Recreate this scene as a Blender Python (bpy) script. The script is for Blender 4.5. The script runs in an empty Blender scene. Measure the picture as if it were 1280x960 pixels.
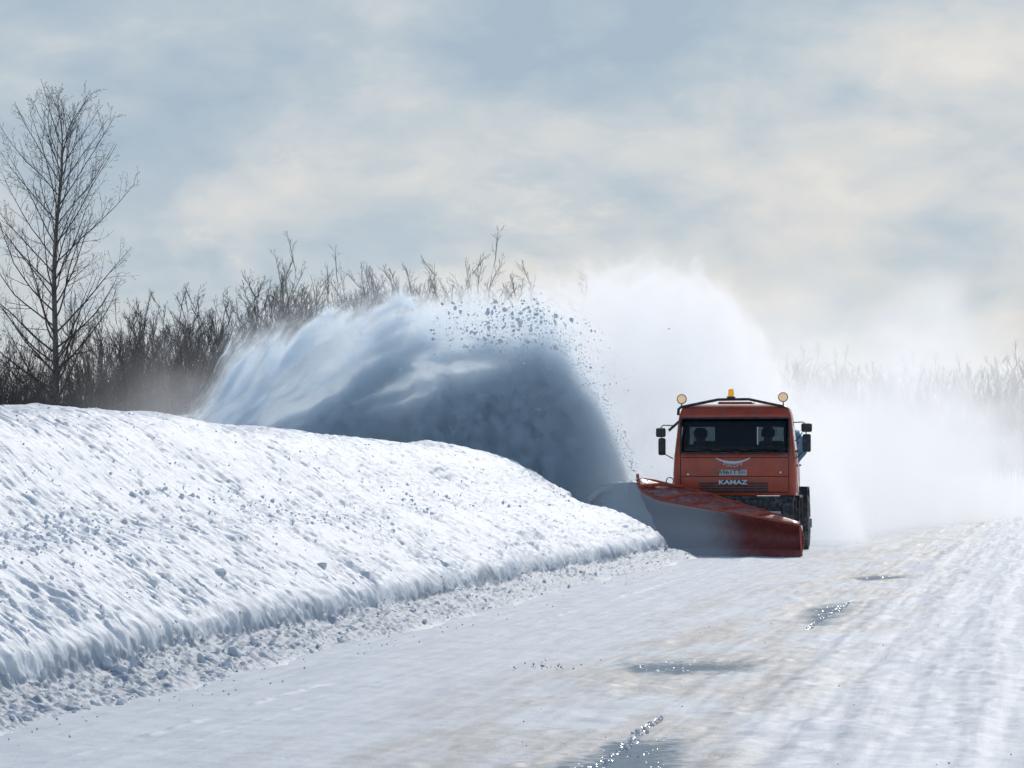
import bpy, bmesh, math, random
import numpy as np
from mathutils import Vector, Matrix
R = math.radians
sc = bpy.context.scene
COL = sc.collection

# ------------------------------------------------------------------ camera
CAM_H = 1.6
FPX = 5120.0                       # focal length in pixels of the 1280 px wide photograph
cd = bpy.data.cameras.new('camera'); cam = bpy.data.objects.new('camera', cd); COL.objects.link(cam)
cd.sensor_width = 36; cd.lens = 144; cd.clip_start = 0.5; cd.clip_end = 6000
YAW = math.atan(660 / FPX); PITCH = math.atan(110 / FPX)
cam.location = (0, 0, CAM_H); cam.rotation_euler = (math.pi / 2 + PITCH, 0, YAW)
sc.camera = cam
CM = cam.rotation_euler.to_matrix()

def P(px, py, Y):
    """world point on the plane y = Y seen at photograph pixel px, py"""
    d = CM @ Vector(((px - 640) / FPX, (480 - py) / FPX, -1.0))
    return Vector((0, 0, CAM_H)) + d * (Y / d.y)

def G(px, py, z=0.0):
    """world point on the ground at pixel px, py"""
    d = CM @ Vector(((px - 640) / FPX, (480 - py) / FPX, -1.0))
    return Vector((0, 0, CAM_H)) + d * ((z - CAM_H) / d.z)

# ------------------------------------------------------------------ render, view
sc.render.engine = 'CYCLES'
cy = sc.cycles
cy.max_bounces = 10; cy.diffuse_bounces = 3; cy.glossy_bounces = 3; cy.transmission_bounces = 6
cy.transparent_max_bounces = 12; cy.volume_bounces = 7; cy.use_adaptive_sampling = True; cy.adaptive_threshold = 0.025; cy.adaptive_min_samples = 24
cy.volume_step_rate = 1.0; cy.volume_preview_step_rate = 1.0; cy.volume_max_steps = 256
cy.use_denoising = True; cy.sample_clamp_indirect = 4.0
cy.caustics_reflective = False; cy.caustics_refractive = False
vs = sc.view_settings
vs.view_transform = 'Standard'; vs.look = 'None'; vs.gamma = 1.0; vs.exposure = 0.0

# ------------------------------------------------------------------ sun and sky
SUN_AZ, SUN_EL = R(9), R(33)
sd = bpy.data.lights.new('sun', 'SUN'); sd.energy = 2.1; sd.angle = R(0.6); sd.color = (1.0, 0.955, 0.89)
sun = bpy.data.objects.new('sun', sd); COL.objects.link(sun)
SDIR = Vector((math.sin(SUN_AZ) * math.cos(SUN_EL), math.cos(SUN_AZ) * math.cos(SUN_EL), math.sin(SUN_EL)))
sun.rotation_euler = SDIR.to_track_quat('Z', 'Y').to_euler(); sun.location = SDIR * 60
world = bpy.data.worlds.new('World'); sc.world = world; world.use_nodes = True

class NT:
    """small node tree helper"""
    def __init__(s, tree): s.t = tree; s.n = tree.nodes; s.l = tree.links
    def new(s, kind, **kw):
        n = s.n.new(kind)
        for k, v in kw.items(): setattr(n, k, v)
        return n
    def put(s, sock, v):
        if isinstance(v, bpy.types.NodeSocket): s.l.new(v, sock)
        elif v is not None:
            if hasattr(sock.default_value, '__len__') and not hasattr(v, '__len__'): v = (v,) * len(sock.default_value)
            if hasattr(v, '__len__') and len(sock.default_value) == 4 and len(v) == 3: v = (*v, 1)
            sock.default_value = v
    def m(s, op, a, b=None, c=None, clamp=False):
        n = s.new('ShaderNodeMath', operation=op, use_clamp=clamp)
        s.put(n.inputs[0], a); s.put(n.inputs[1], b); s.put(n.inputs[2], c)
        return n.outputs[0]
    def vm(s, op, a, b=None):
        n = s.new('ShaderNodeVectorMath', operation=op)
        s.put(n.inputs[0], a); s.put(n.inputs[1], b)
        return n.outputs[0]
    def xyz(s, x, y, z):
        n = s.new('ShaderNodeCombineXYZ'); s.put(n.inputs[0], x); s.put(n.inputs[1], y); s.put(n.inputs[2], z); return n.outputs[0]
    def sep(s, v):
        n = s.new('ShaderNodeSeparateXYZ'); s.put(n.inputs[0], v); return n.outputs
    def noise(s, vec, scale=1, detail=2, rough=0.5, dist=0, out=0, kind='FBM', dims='3D'):
        n = s.new('ShaderNodeTexNoise', noise_dimensions=dims); n.noise_type = kind
        s.put(n.inputs['Vector'], vec); s.put(n.inputs['Scale'], scale); s.put(n.inputs['Detail'], detail)
        s.put(n.inputs['Roughness'], rough); s.put(n.inputs['Distortion'], dist)
        return n.outputs[out]
    def rng(s, v, a, b, c=0.0, d=1.0, smooth=True):
        n = s.new('ShaderNodeMapRange', interpolation_type='SMOOTHSTEP' if smooth else 'LINEAR'); n.clamp = True
        for i, q in enumerate((v, a, b, c, d)): s.put(n.inputs[i], q)
        return n.outputs[0]
    def mix(s, f, a, b, mode='MIX'):
        n = s.new('ShaderNodeMix', data_type='RGBA', blend_type=mode)
        s.put(n.inputs[0], f); s.put(n.inputs[6], a); s.put(n.inputs[7], b)
        return n.outputs[2]
    def curve(s, v, pts, x0, x1):
        """float curve through (x, y in 0..1) with x normalised from x0..x1"""
        f = s.m('DIVIDE', s.m('SUBTRACT', v, x0), x1 - x0, clamp=True)
        n = s.new('ShaderNodeFloatCurve'); c = n.mapping.curves[0]
        pp = [((x - x0) / (x1 - x0), y) for x, y in pts]
        c.points[0].location = pp[0]; c.points[1].location = pp[-1]
        for q in pp[1:-1]: c.points.new(*q)
        n.mapping.update(); s.put(n.inputs['Value'], f)
        return n.outputs[0]

w = NT(world.node_tree); w.n.clear()
sky = w.new('ShaderNodeTexSky', sky_type='NISHITA'); sky.sun_disc = False
sky.sun_elevation = SUN_EL; sky.sun_rotation = SUN_AZ; sky.altitude = 100; sky.dust_density = 1.5; sky.ozone_density = 1.6
tc = w.new('ShaderNodeTexCoord'); d = w.sep(tc.outputs['Generated'])
az = w.m('ARCTAN2', d[0], d[1]); el = w.m('ARCSINE', d[2])
cv = w.xyz(w.m('MULTIPLY', az, 1.0), w.m('MULTIPLY', el, 1.9), 0.37)
warp = w.noise(cv, 18, 2, 0.5, out=1)
cvw = w.vm('ADD', cv, w.vm('MULTIPLY', w.vm('SUBTRACT', warp, (0.5, 0.5, 0.5)), (0.022, 0.012, 0.0)))
big = w.noise(cvw, 17.0, 5, 0.52)
fine = w.noise(w.vm('ADD', cvw, (3.1, 1.7, 0.0)), 34, 5, 0.55)
f = w.m('ADD', w.m('MULTIPLY', big, 0.7), w.m('MULTIPLY', fine, 0.3))
# clouds get paler towards the sun side and the horizon
f = w.m('ADD', w.m('MULTIPLY', w.m('SUBTRACT', f, 0.5), 1.3), 0.60)
f = w.m('ADD', f, w.m('MULTIPLY', w.rng(az, -0.5, 0.25, -0.5, 0.5, smooth=False), 0.42))
f = w.m('SUBTRACT', f, w.m('MULTIPLY', w.m('SUBTRACT', el, 0.052), 2.9))
cloudf = w.rng(f, 0.30, 0.74, smooth=False)
ramp = w.new('ShaderNodeValToRGB'); w.put(ramp.inputs[0], cloudf)
e = ramp.color_ramp.elements
e[0].position = 0.0; e[0].color = (0.40, 0.50, 0.60, 1)
e[1].position = 1.0; e[1].color = (0.78, 0.77, 0.745, 1)
for p_, c_ in ((0.30, (0.48, 0.565, 0.635, 1)), (0.60, (0.62, 0.66, 0.685, 1)), (0.85, (0.72, 0.72, 0.705, 1))):
    q = e.new(p_); q.color = c_
edge = w.noise(w.vm('ADD', cvw, (7.1, 2.7, 0.0)), 26, 6, 0.62)
hi = w.m('MULTIPLY', w.rng(edge, 0.58, 0.68), w.rng(f, 0.44, 0.58))
ccol = w.mix(w.m('MULTIPLY', hi, 0.5), ramp.outputs[0], (0.80, 0.775, 0.73, 1))
bg1 = w.new('ShaderNodeBackground'); w.put(bg1.inputs[0], sky.outputs[0]); bg1.inputs[1].default_value = 0.13
bg2 = w.new('ShaderNodeBackground'); w.put(bg2.inputs[0], ccol); bg2.inputs[1].default_value = 1.0
# the cloud bank stands over the horizon ahead, open blue sky elsewhere
mask = w.m('MULTIPLY', w.rng(el, 0.20, 0.45, 1.0, 0.25), w.rng(w.m('ABSOLUTE', az), 0.7, 2.2, 1.0, 0.25))
mx = w.new('ShaderNodeMixShader'); w.put(mx.inputs[0], mask); w.l.new(bg1.outputs[0], mx.inputs[1]); w.l.new(bg2.outputs[0], mx.inputs[2])
wo = w.new('ShaderNodeOutputWorld'); w.l.new(mx.outputs[0], wo.inputs[0])

# ------------------------------------------------------------------ helpers
def tag(o, label=None, cat=None, group=None, kind=None):
    for k, v in (('label', label), ('category', cat), ('group', group), ('kind', kind)):
        if v: o[k] = v
    return o

def empty(name, loc=(0, 0, 0), rz=0.0, parent=None):
    o = bpy.data.objects.new(name, None); COL.objects.link(o); o.location = loc; o.rotation_euler = (0, 0, rz)
    o.empty_display_size = 0.2
    if parent: o.parent = parent
    return o

def link(name, me, mat=None, parent=None):
    o = bpy.data.objects.new(name, me); COL.objects.link(o)
    if mat: me.materials.append(mat)
    if parent: o.parent = parent
    return o

def bevel(o, wd=0.01, seg=2, ang=35):
    b = o.modifiers.new('bevel', 'BEVEL'); b.width = wd; b.segments = seg; b.limit_method = 'ANGLE'; b.angle_limit = R(ang)
    return o

class MB:
    """collects faces and links them as ONE mesh object"""
    def __init__(s): s.v = []; s.f = []; s.mi = []
    def add(s, v, f, mi=0):
        o = len(s.v); s.v += [tuple(q) for q in v]; s.f += [tuple(i + o for i in q) for q in f]; s.mi += [mi] * len(f)
    def box(s, a, b, mi=0, rot=None, piv=None):
        (x0, y0, z0), (x1, y1, z1) = a, b
        v = [Vector(q) for q in ((x0, y0, z0), (x1, y0, z0), (x1, y1, z0), (x0, y1, z0), (x0, y0, z1), (x1, y0, z1), (x1, y1, z1), (x0, y1, z1))]
        if rot is not None:
            c = Vector(piv) if piv is not None else (Vector(a) + Vector(b)) / 2
            v = [rot @ (q - c) + c for q in v]
        s.add(v, [(0, 3, 2, 1), (4, 5, 6, 7), (0, 1, 5, 4), (1, 2, 6, 5), (2, 3, 7, 6), (3, 0, 4, 7)], mi)
    def rings(s, rs, closed=True, cap=True, mi=0):
        n = len(rs[0]); o = len(s.v); s.v += [tuple(q) for r in rs for q in r]
        for i in range(len(rs) - 1):
            for j in range(n if closed else n - 1):
                k = (j + 1) % n
                s.f.append((o + i * n + j, o + i * n + k, o + (i + 1) * n + k, o + (i + 1) * n + j)); s.mi.append(mi)
        if cap:
            s.f.append(tuple(o + j for j in reversed(range(n)))); s.mi.append(mi)
            s.f.append(tuple(o + (len(rs) - 1) * n + j for j in range(n))); s.mi.append(mi)
    def tube(s, pts, r, n=8, cap=True, mi=0):
        pts = [Vector(p) for p in pts]; rs = []
        rr = r if hasattr(r, '__len__') else [r] * len(pts)
        up = None
        for i, p in enumerate(pts):
            t = (pts[min(i + 1, len(pts) - 1)] - pts[max(i - 1, 0)]).normalized()
            if up is None: up = Vector((0, 0, 1)) if abs(t.z) < 0.9 else Vector((1, 0, 0))
            a = t.cross(up).normalized(); b = a.cross(t).normalized(); up = b
            rs.append([p + (a * math.cos(q) + b * math.sin(q)) * rr[i] for q in (2 * math.pi * j / n for j in range(n))])
        s.rings(rs, True, cap, mi)
    def lathe(s, prof, c, axis='z', n=24, mi=0):
        """prof: (radius, height) pairs"""
        c = Vector(c); rs = []
        for r, h in prof:
            ring = []
            for j in range(n):
                q = 2 * math.pi * j / n; x, y = r * math.cos(q), r * math.sin(q)
                ring.append(c + Vector({'z': (x, y, h), 'x': (h, x, y), 'y': (y, h, x)}[axis]))
            rs.append(ring)
        s.rings(rs, True, True, mi)
    def prism(s, poly, lo, hi, axis='x', mi=0):
        """poly in the other two axes"""
        def mk(a, b, t): return {'x': (t, a, b), 'y': (a, t, b), 'z': (a, b, t)}[axis]
        s.rings([[mk(a, b, lo) for a, b in poly], [mk(a, b, hi) for a, b in poly]], True, True, mi)
    def build(s, name, mat=None, parent=None, smooth=False, bev=0, loc=None):
        me = bpy.data.meshes.new(name); me.from_pydata(s.v, [], s.f)
        mats = mat if isinstance(mat, (list, tuple)) else [mat]
        bm = bmesh.new(); bm.from_mesh(me)
        for fa, mi in zip(bm.faces, s.mi): fa.material_index = mi
        bmesh.ops.recalc_face_normals(bm, faces=bm.faces); bm.to_mesh(me); bm.free()
        for m in mats:
            if m: me.materials.append(m)
        if smooth:
            me.shade_smooth() if hasattr(me, 'shade_smooth') else None
            if smooth != 'all': me.set_sharp_from_angle(angle=R(38))
        o = bpy.data.objects.new(name, me); COL.objects.link(o)
        if parent: o.parent = parent
        if loc is not None: o.location = loc
        if bev: bevel(o, bev)
        return o

def grid_mesh(name, X, Y, Z, smooth=True):
    """a sheet from 2-D arrays"""
    r, c = X.shape
    me = bpy.data.meshes.new(name)
    co = np.stack([X, Y, Z], -1).astype(np.float32).reshape(-1, 3)
    me.vertices.add(len(co)); me.vertices.foreach_set('co', co.ravel())
    i = np.arange(r * c).reshape(r, c)
    q = np.stack([i[:-1, :-1], i[:-1, 1:], i[1:, 1:], i[1:, :-1]], -1).reshape(-1, 4)
    me.loops.add(q.size); me.loops.foreach_set('vertex_index', q.ravel().astype(np.int32))
    me.polygons.add(len(q)); me.polygons.foreach_set('loop_start', np.arange(0, q.size, 4, dtype=np.int32))
    me.polygons.foreach_set('use_smooth', np.full(len(q), smooth)); me.update(); me.validate()
    return me

def h2(ix, iy, seed):
    n = (ix.astype(np.int64) * 374761393 + iy.astype(np.int64) * 668265263 + seed * 1442695041) & 0xffffffff
    n = ((n ^ (n >> 13)) * 1274126177) & 0xffffffff
    n = ((n ^ (n >> 16)) * 2246822519) & 0xffffffff
    return ((n ^ (n >> 15)) & 0xffffff) / 16777215.0
def vn(x, y, seed=0):
    ix = np.floor(x); iy = np.floor(y); fx = x - ix; fy = y - iy
    fx = fx * fx * (3 - 2 * fx); fy = fy * fy * (3 - 2 * fy)
    a = h2(ix, iy, seed); b = h2(ix + 1, iy, seed); c = h2(ix, iy + 1, seed); d_ = h2(ix + 1, iy + 1, seed)
    return (a + (b - a) * fx) * (1 - fy) + (c + (d_ - c) * fx) * fy
def fbm(x, y, seed=0, oct=4, g=0.5):
    s = 0; a = 1; t = 0
    for k in range(oct):
        s = s + a * (vn(x * 2 ** k + 17.3 * k, y * 2 ** k + 9.1 * k, seed + k) - 0.5); t += a; a *= g
    return s / t * 2
def sm(x, a, b):
    t = np.clip((x - a) / (b - a), 0, 1); return t * t * (3 - 2 * t)

def mat(name, col, rough=0.5, metal=0.0, spec=0.5, var=0.0, vscale=6.0, dirt=None, dirt_amt=0.0, bump=0.0, bscale=80, emit=None, estr=0, coat=0.0):
    m = bpy.data.materials.new(name); m.use_nodes = True; t = NT(m.node_tree); b = t.n['Principled BSDF']
    c = t.new('ShaderNodeTexCoord').outputs['Object']
    base = (*col, 1)
    if var:
        n1 = t.noise(c, vscale, 4, 0.6)
        base = t.mix(t.rng(n1, 0.3, 0.7), tuple(x * (1 - var) for x in col) + (1,), tuple(min(1, x * (1 + var)) for x in col) + (1,))
    if dirt:
        n2 = t.noise(c, vscale * 1.7, 5, 0.65)
        base = t.mix(t.m('MULTIPLY', t.rng(n2, 0.42, 0.66), dirt_amt), base, (*dirt, 1))
    t.put(b.inputs['Base Color'], base)
    b.inputs['Metallic'].default_value = metal; b.inputs['Specular IOR Level'].default_value = spec
    if coat: b.inputs['Coat Weight'].default_value = coat; b.inputs['Coat Roughness'].default_value = 0.12
    rn = t.noise(c, vscale * 3, 3, 0.6)
    t.put(b.inputs['Roughness'], t.rng(rn, 0.3, 0.7, max(0, rough - 0.08), min(1, rough + 0.1)))
    if bump:
        bn = t.new('ShaderNodeBump'); bn.inputs['Strength'].default_value = bump; bn.inputs['Distance'].default_value = 0.01
        t.put(bn.inputs['Height'], t.noise(c, bscale, 3, 0.6)); t.l.new(bn.outputs[0], b.inputs['Normal'])
    if emit: b.inputs['Emission Color'].default_value = (*emit, 1); b.inputs['Emission Strength'].default_value = estr
    return m
# ------------------------------------------------------------------ snow materials
def snow_mat(name, col=(0.815, 0.85, 0.875), bs=40, bstr=0.35, dist=0.02, sss=0.0):
    m = bpy.data.materials.new(name); m.use_nodes = True; t = NT(m.node_tree); b = t.n['Principled BSDF']
    c = t.new('ShaderNodeTexCoord').outputs['Object']
    t.put(b.inputs['Base Color'], t.mix(t.noise(c, 1.3, 3), tuple(x * 0.96 for x in col) + (1,), (*col, 1)))
    b.inputs['Roughness'].default_value = 0.6; b.inputs['Specular IOR Level'].default_value = 0.25
    bn = t.new('ShaderNodeBump'); bn.inputs['Strength'].default_value = bstr; bn.inputs['Distance'].default_value = dist
    t.put(bn.inputs['Height'], t.m('ADD', t.noise(c, bs, 3, 0.7), t.m('MULTIPLY', t.noise(c, bs * 0.2, 2), 1.5)))
    t.l.new(bn.outputs[0], b.inputs['Normal'])
    return m
M_bank = snow_mat('bank_snow')
M_field = snow_mat('field_snow', bs=3, bstr=0.4, dist=0.15)
M_lump = snow_mat('lump_snow', bs=30, bstr=0.5, dist=0.01)

# ------------------------------------------------------------------ snow field (one sheet to the horizon)
def bend(Y):                      # the road swings away to the right far beyond the truck
    return 0.0016 * np.clip(np.asarray(Y, float) - 170, 0, 220) ** 2
gy = np.concatenate([np.linspace(-60, 260, 110), np.geomspace(270, 3500, 40)])
gx = np.concatenate([-np.geomspace(3200, 61, 30), np.linspace(-60, 60, 70), np.geomspace(61, 3200, 30)])
GX, GY = np.meshgrid(gx, gy)
off = np.abs(GX - bend(GY) + 0.2)
GZ = -0.25 + 0.45 * sm(-GX, 14, 19) * sm(GY, 600, 300) + 0.5 * sm(off, 9, 14) + 0.12 * fbm(GX / 9, GY / 9, 3)
me = grid_mesh('snow_field', GX, GY, GZ)
tag(link('snow_field', me, M_field), 'flat white snow field reaching back to the horizon', 'snow field', kind='structure')

# ------------------------------------------------------------------ road
inv = np.linspace(1 / 12.0, 1 / 150.0, 950)
ry = np.concatenate([np.linspace(-40, 11.5, 60), 1 / inv, np.linspace(153, 420, 60)])
rx = np.concatenate([np.arange(-9.2, 0.9, 0.024), np.linspace(0.95, 8.6, 60)])
RX, RY = np.meshgrid(rx, ry)
def road_z(X, Y):
    z = 0.02 * fbm(X / 1.7, Y / 6.0, 11, 3)
    # ruts along the road, stronger on the right
    a = 0.35 + 0.65 * sm(X, -4.2, -1.6)
    z = z + a * 0.016 * fbm(X / 0.30, Y / 16.0, 21, 4, 0.6)
    z = z + 0.004 * fbm(X / 0.11, Y / 1.4, 31, 3) + 0.013 * fbm(X / 0.45, Y / 0.34, 33, 4, 0.6) * (0.5 + 1.0 * sm(X, -3.6, -1.6))
    z = z + 0.010 * fbm(X / 0.22, Y / 0.30, 41, 4, 0.6)
    z = z + 0.018 * sm(fbm(X / 0.35, Y / 0.6, 55, 3), 0.15, 0.7) * sm(X, -4.6, -2.6)
    # one long scraped groove and its lip
    for x0, dpt, wd in ((-5.35, 0.018, 0.035), (-4.95, 0.008, 0.03), (-5.9, 0.008, 0.03)):
        q = X - x0 - 0.05 * fbm(Y / 7.0, X * 0, 61, 2)
        gate = sm(fbm(Y / 3.1, X * 0 + 4, 71, 2), -0.35, 0.1)
        z = z + gate * 1.1 * dpt * np.exp(-(q / wd) ** 2) * sm(vn(X / 0.04, Y / 0.22, 62), 0.4, 0.9)
    # polished tyre tracks
    for x0, wd in ((-1.15, 0.16), (-1.75, 0.12), (-0.45, 0.16)):
        q = X - x0 - 0.12 * fbm(Y / 11.0, X * 0, 81, 2)
        z = z + 0.012 * np.exp(-(q / wd) ** 2) * (0.7 + 0.9 * fbm(X / 0.2, Y / 0.8, 91, 3))
    return z
PUDDLES = [  # (pixel corners of the wet patches)
    ((775, 829), (850, 826), (925, 826), (936, 832), (925, 840), (850, 841), (790, 840)),
    ((1015, 759), (1050, 753), (1062, 755), (1045, 766), (1030, 779), (1008, 777), (1020, 768)),
    ((1065, 721), (1105, 719), (1125, 721), (1100, 725), (1075, 725)),
    ((762, 930), (830, 922), (848, 935), (840, 965), (690, 972), (700, 957), (740, 945)),
]
def pud_mask(X, Y):
    """1 inside a wet patch, 0.5 on its outline, 0 well away (distances measured along and across the road)"""
    m = np.zeros_like(X)
    nz = 0.16 * fbm(X / 0.5, Y / 1.2, 5, 4, 0.6) + 0.10 * fbm(X / 0.12, Y / 0.5, 6, 3, 0.6)
    for q in PUDDLES:
        w_ = [G(*p) for p in q]; ky = 0.22
        ax = np.array([p.x for p in w_]); ay = np.array([p.y * ky for p in w_])
        sel = (X > ax.min() - 1.6) & (X < ax.max() + 1.6) & (Y * ky > ay.min() - 1.6) & (Y * ky < ay.max() + 1.6)
        x = X[sel]; y = Y[sel] * ky; dmin = np.full(x.shape, 9.0); ins = np.zeros(x.shape, bool)
        for i in range(len(ax)):
            x1, y1, x2, y2 = ax[i], ay[i], ax[(i + 1) % len(ax)], ay[(i + 1) % len(ax)]
            tt = np.clip(((x - x1) * (x2 - x1) + (y - y1) * (y2 - y1)) / ((x2 - x1) ** 2 + (y2 - y1) ** 2), 0, 1)
            dmin = np.minimum(dmin, np.hypot(x - x1 - tt * (x2 - x1), y - y1 - tt * (y2 - y1)))
            c = ((y1 > y) != (y2 > y)) & (x < (x2 - x1) * (y - y1) / (y2 - y1 + 1e-12) + x1); ins ^= c
        sd_ = np.where(ins, -dmin, dmin) + nz[sel]
        m[sel] = np.maximum(m[sel], np.clip(0.55 - sd_ * 0.9, 0, 1))
    return m
RZ = road_z(RX, RY)
pm = pud_mask(RX, RY)
fl = sm(pm, 0.30, 0.62); RZ = RZ * (1 - 0.7 * fl) - 0.012 * fl
RXb = RX + bend(RY)
me = grid_mesh('road', RXb, RY, RZ)
at = me.attributes.new('wet', 'FLOAT', 'POINT'); at.data.foreach_set('value', pm.astype(np.float32).ravel())
m = bpy.data.materials.new('road_snow'); m.use_nodes = True; t = NT(m.node_tree); b = t.n['Principled BSDF']
c = t.new('ShaderNodeTexCoord').outputs['Object']; s3 = t.sep(c)
la = t.xyz(t.m('MULTIPLY', s3[0], 1.0), t.m('MULTIPLY', s3[1], 0.16), 0)
n1 = t.noise(la, 1.3, 5, 0.62)
dirtband = t.m('MULTIPLY', t.rng(t.m('ABSOLUTE', t.m('ADD', s3[0], 2.75)), 0.4, 2.1, 1.0, 0.0), t.rng(n1, 0.40, 0.60))
at = t.new('ShaderNodeAttribute'); at.attribute_name = 'wet'
wet = at.outputs['Fac']
speck = t.rng(t.noise(c, 28, 3, 0.7), 0.64, 0.72)
halo = t.m('MULTIPLY', t.rng(wet, 0.0, 0.5), t.rng(t.noise(la, 3.0, 4, 0.6), 0.32, 0.6))
dirt = t.m('MAXIMUM', t.m('MULTIPLY', dirtband, 0.75), t.m('MULTIPLY', halo, 0.95), clamp=True)
base = t.mix(t.noise(la, 5, 4, 0.6), (0.57, 0.615, 0.65, 1), (0.75, 0.775, 0.79, 1))
ls = t.xyz(t.m('ADD', t.m('MULTIPLY', s3[0], 5.5), t.m('MULTIPLY', t.noise(c, 0.12, 2), 3.0)), t.m('MULTIPLY', s3[1], 0.07), 3.0)
lstk = t.rng(t.noise(ls, 1.0, 4, 0.55), 0.40, 0.60)
trk = t.m('ADD', 0.25, t.rng(s3[0], -2.9, -1.7, 0.0, 0.75))
base = t.mix(t.m('MULTIPLY', t.m('MULTIPLY', lstk, trk), 0.8), t.mix(t.m('MULTIPLY', trk, 0.5), base, (0.50, 0.555, 0.61, 1)), (0.84, 0.86, 0.87, 1))
cross = t.rng(t.noise(t.xyz(t.m('MULTIPLY', s3[0], 1.3), t.m('MULTIPLY', s3[1], 1.1), 7.0), 1.0, 5, 0.65), 0.38, 0.62)
base = t.mix(t.m('MULTIPLY', cross, 0.34), base, (0.47, 0.525, 0.57, 1))
base = t.mix(dirt, base, (0.38, 0.35, 0.305, 1))
base = t.mix(t.m('MULTIPLY', speck, t.m('ADD', t.m('MULTIPLY', dirt, 0.6), 0.08)), base, (0.18, 0.165, 0.15, 1))
water = t.rng(t.m('ADD', wet, t.m('MULTIPLY', t.m('SUBTRACT', t.noise(c, 9, 4, 0.7), 0.5), 0.7)), 0.38, 0.66)
base = t.mix(t.m('MULTIPLY', water, 0.93), base, t.mix(t.noise(c, 6, 4, 0.7), (0.14, 0.205, 0.26, 1), (0.28, 0.345, 0.39, 1)))
t.put(b.inputs['Base Color'], base)
t.put(b.inputs['Roughness'], t.m('SUBTRACT', t.rng(dirt, 0.0, 1.0, 0.62, 0.5), t.m('MULTIPLY', water, 0.0))); t.put(b.inputs['Specular IOR Level'], t.m('MULTIPLY', t.m('SUBTRACT', 1.05, water), 0.2))
bn = t.new('ShaderNodeBump'); bn.inputs['Strength'].default_value = 0.4; bn.inputs['Distance'].default_value = 0.015
t.put(bn.inputs['Height'], t.noise(c, 34, 4, 0.7)); t.l.new(bn.outputs[0], b.inputs['Normal'])
tag(link('road', me, m), 'wide scraped road of packed snow with ruts and brownish wet patches', 'road', kind='structure')

# ------------------------------------------------------------------ snow bank
NS = 380
prof = [(-5.95, -0.16), (-6.25, -0.05), (-6.45, 0.02), (-6.62, 0.08), (-6.8, 0.12), (-6.94, 0.15), (-6.98, 0.36), (-7.1, 0.47), (-7.5, 0.70), (-7.95, 0.94), (-8.4, 1.08),
        (-8.9, 1.37), (-9.4, 1.72), (-9.8, 1.94), (-10.25, 2.09), (-10.8, 2.16), (-11.5, 2.12), (-12.6, 1.85), (-14.5, 1.1), (-17, 0.5), (-22, 0.2)]
# keep the knots in arc length, smooth by linear sampling + blur
pa = np.array(prof); seg = np.r_[0, np.cumsum(np.hypot(*np.diff(pa, axis=0).T))]
S1 = seg[16]; smp = np.concatenate([np.linspace(0, S1, NS), S1 + np.linspace(0.06, seg[-1] - S1, 60)])
def blur(a, k):
    for _ in range(k): a = np.r_[a[0], (a[:-2] + 2 * a[1:-1] + a[2:]) / 4, a[-1]]
    return a
bxs = blur(np.interp(smp, seg, pa[:, 0]), 14); bzs = blur(np.interp(smp, seg, pa[:, 1]), 14)
tx = np.gradient(bxs, smp); tz = np.gradient(bzs, smp); L = np.hypot(tx, tz); nx, nz = tz / L, -tx / L   # normal away from the snow
inv = np.linspace(1 / 18.0, 1 / 104.0, 1750)
by = 1 / inv; by = np.r_[np.linspace(-30, 17.8, 60), by]
S, BY = np.meshgrid(smp, by)
BX = np.broadcast_to(bxs, S.shape).copy(); BZ = np.broadcast_to(bzs, S.shape).copy()
NX = np.broadcast_to(nx, S.shape); NZ = np.broadcast_to(nz, S.shape)
sled = seg[7]                                     # arc length of the ledge lip
# lip of the ledge moves in and out in teeth
teeth = 0.17 * fbm(BY / 0.55, BY * 0, 101, 3) + 0.11 * fbm(BY / 0.2, BY * 0, 103, 2)
SS = S - teeth * np.exp(-((S - sled) / 0.45) ** 2)
BX = np.interp(SS, smp, bxs); BZ = np.interp(SS, smp, bzs)
q = BY - 0.34 * S                                 # streaks run down the slope
onslope = sm(S, sled - 0.15, sled + 0.1)
D = 0.10 * fbm(S / 1.8, q / 2.6, 111, 3)
warpq = 0.10 * fbm(S / 0.5, q / 0.5, 131, 2)
st1 = fbm(S / 0.55, (q + warpq) / 0.19, 121, 3, 0.6); st2 = fbm(S / 0.24, (q + warpq) / 0.075, 141, 3, 0.6)
rough_gain = 0.55 + 0.9 * sm(fbm(S / 1.3, q / 1.7, 151, 2), -0.4, 0.5)
lower = 1 + 1.3 * np.exp(-np.clip(S - sled, 0, 9) / 0.55)
D = D + onslope * rough_gain * lower * (0.022 * st1 + 0.026 * st2)
D = D + onslope * 0.010 * fbm(S / 0.10, (q + warpq) / 0.045, 145, 2) * sm(BY, 62, 45)
# pits: small dark hollows, elongated down slope
pit = sm(fbm(S / 0.14, (q + warpq) / 0.085, 161, 3), 0.30, 0.62)
D = D - onslope * 0.032 * pit * (0.4 + rough_gain)
# crumbly bench and foot rubble
bench = np.exp(-((S - np.interp(10, np.arange(len(seg)), seg) - 0.15 * fbm(BY / 4, BY * 0, 171, 2) * 2) / 0.33) ** 2)
lump = fbm(S / 0.09, BY / 0.13, 181, 3, 0.6)
D = D + bench * 0.035 * np.clip(lump, -0.2, 1)
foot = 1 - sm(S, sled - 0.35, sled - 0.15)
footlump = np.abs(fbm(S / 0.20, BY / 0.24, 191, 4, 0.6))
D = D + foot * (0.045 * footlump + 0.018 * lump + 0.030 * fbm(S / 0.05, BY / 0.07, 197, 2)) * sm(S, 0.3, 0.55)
D = D + foot * 0.06 * fbm(S / 0.5, BY / 1.2, 195, 2) * sm(S, 0.4, 0.8)
scarp = np.exp(-((S - (sled - 0.15)) / 0.12) ** 2)
D = D + scarp * 0.05 * fbm(S / 0.3, BY / 0.16, 201, 3)
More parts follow.
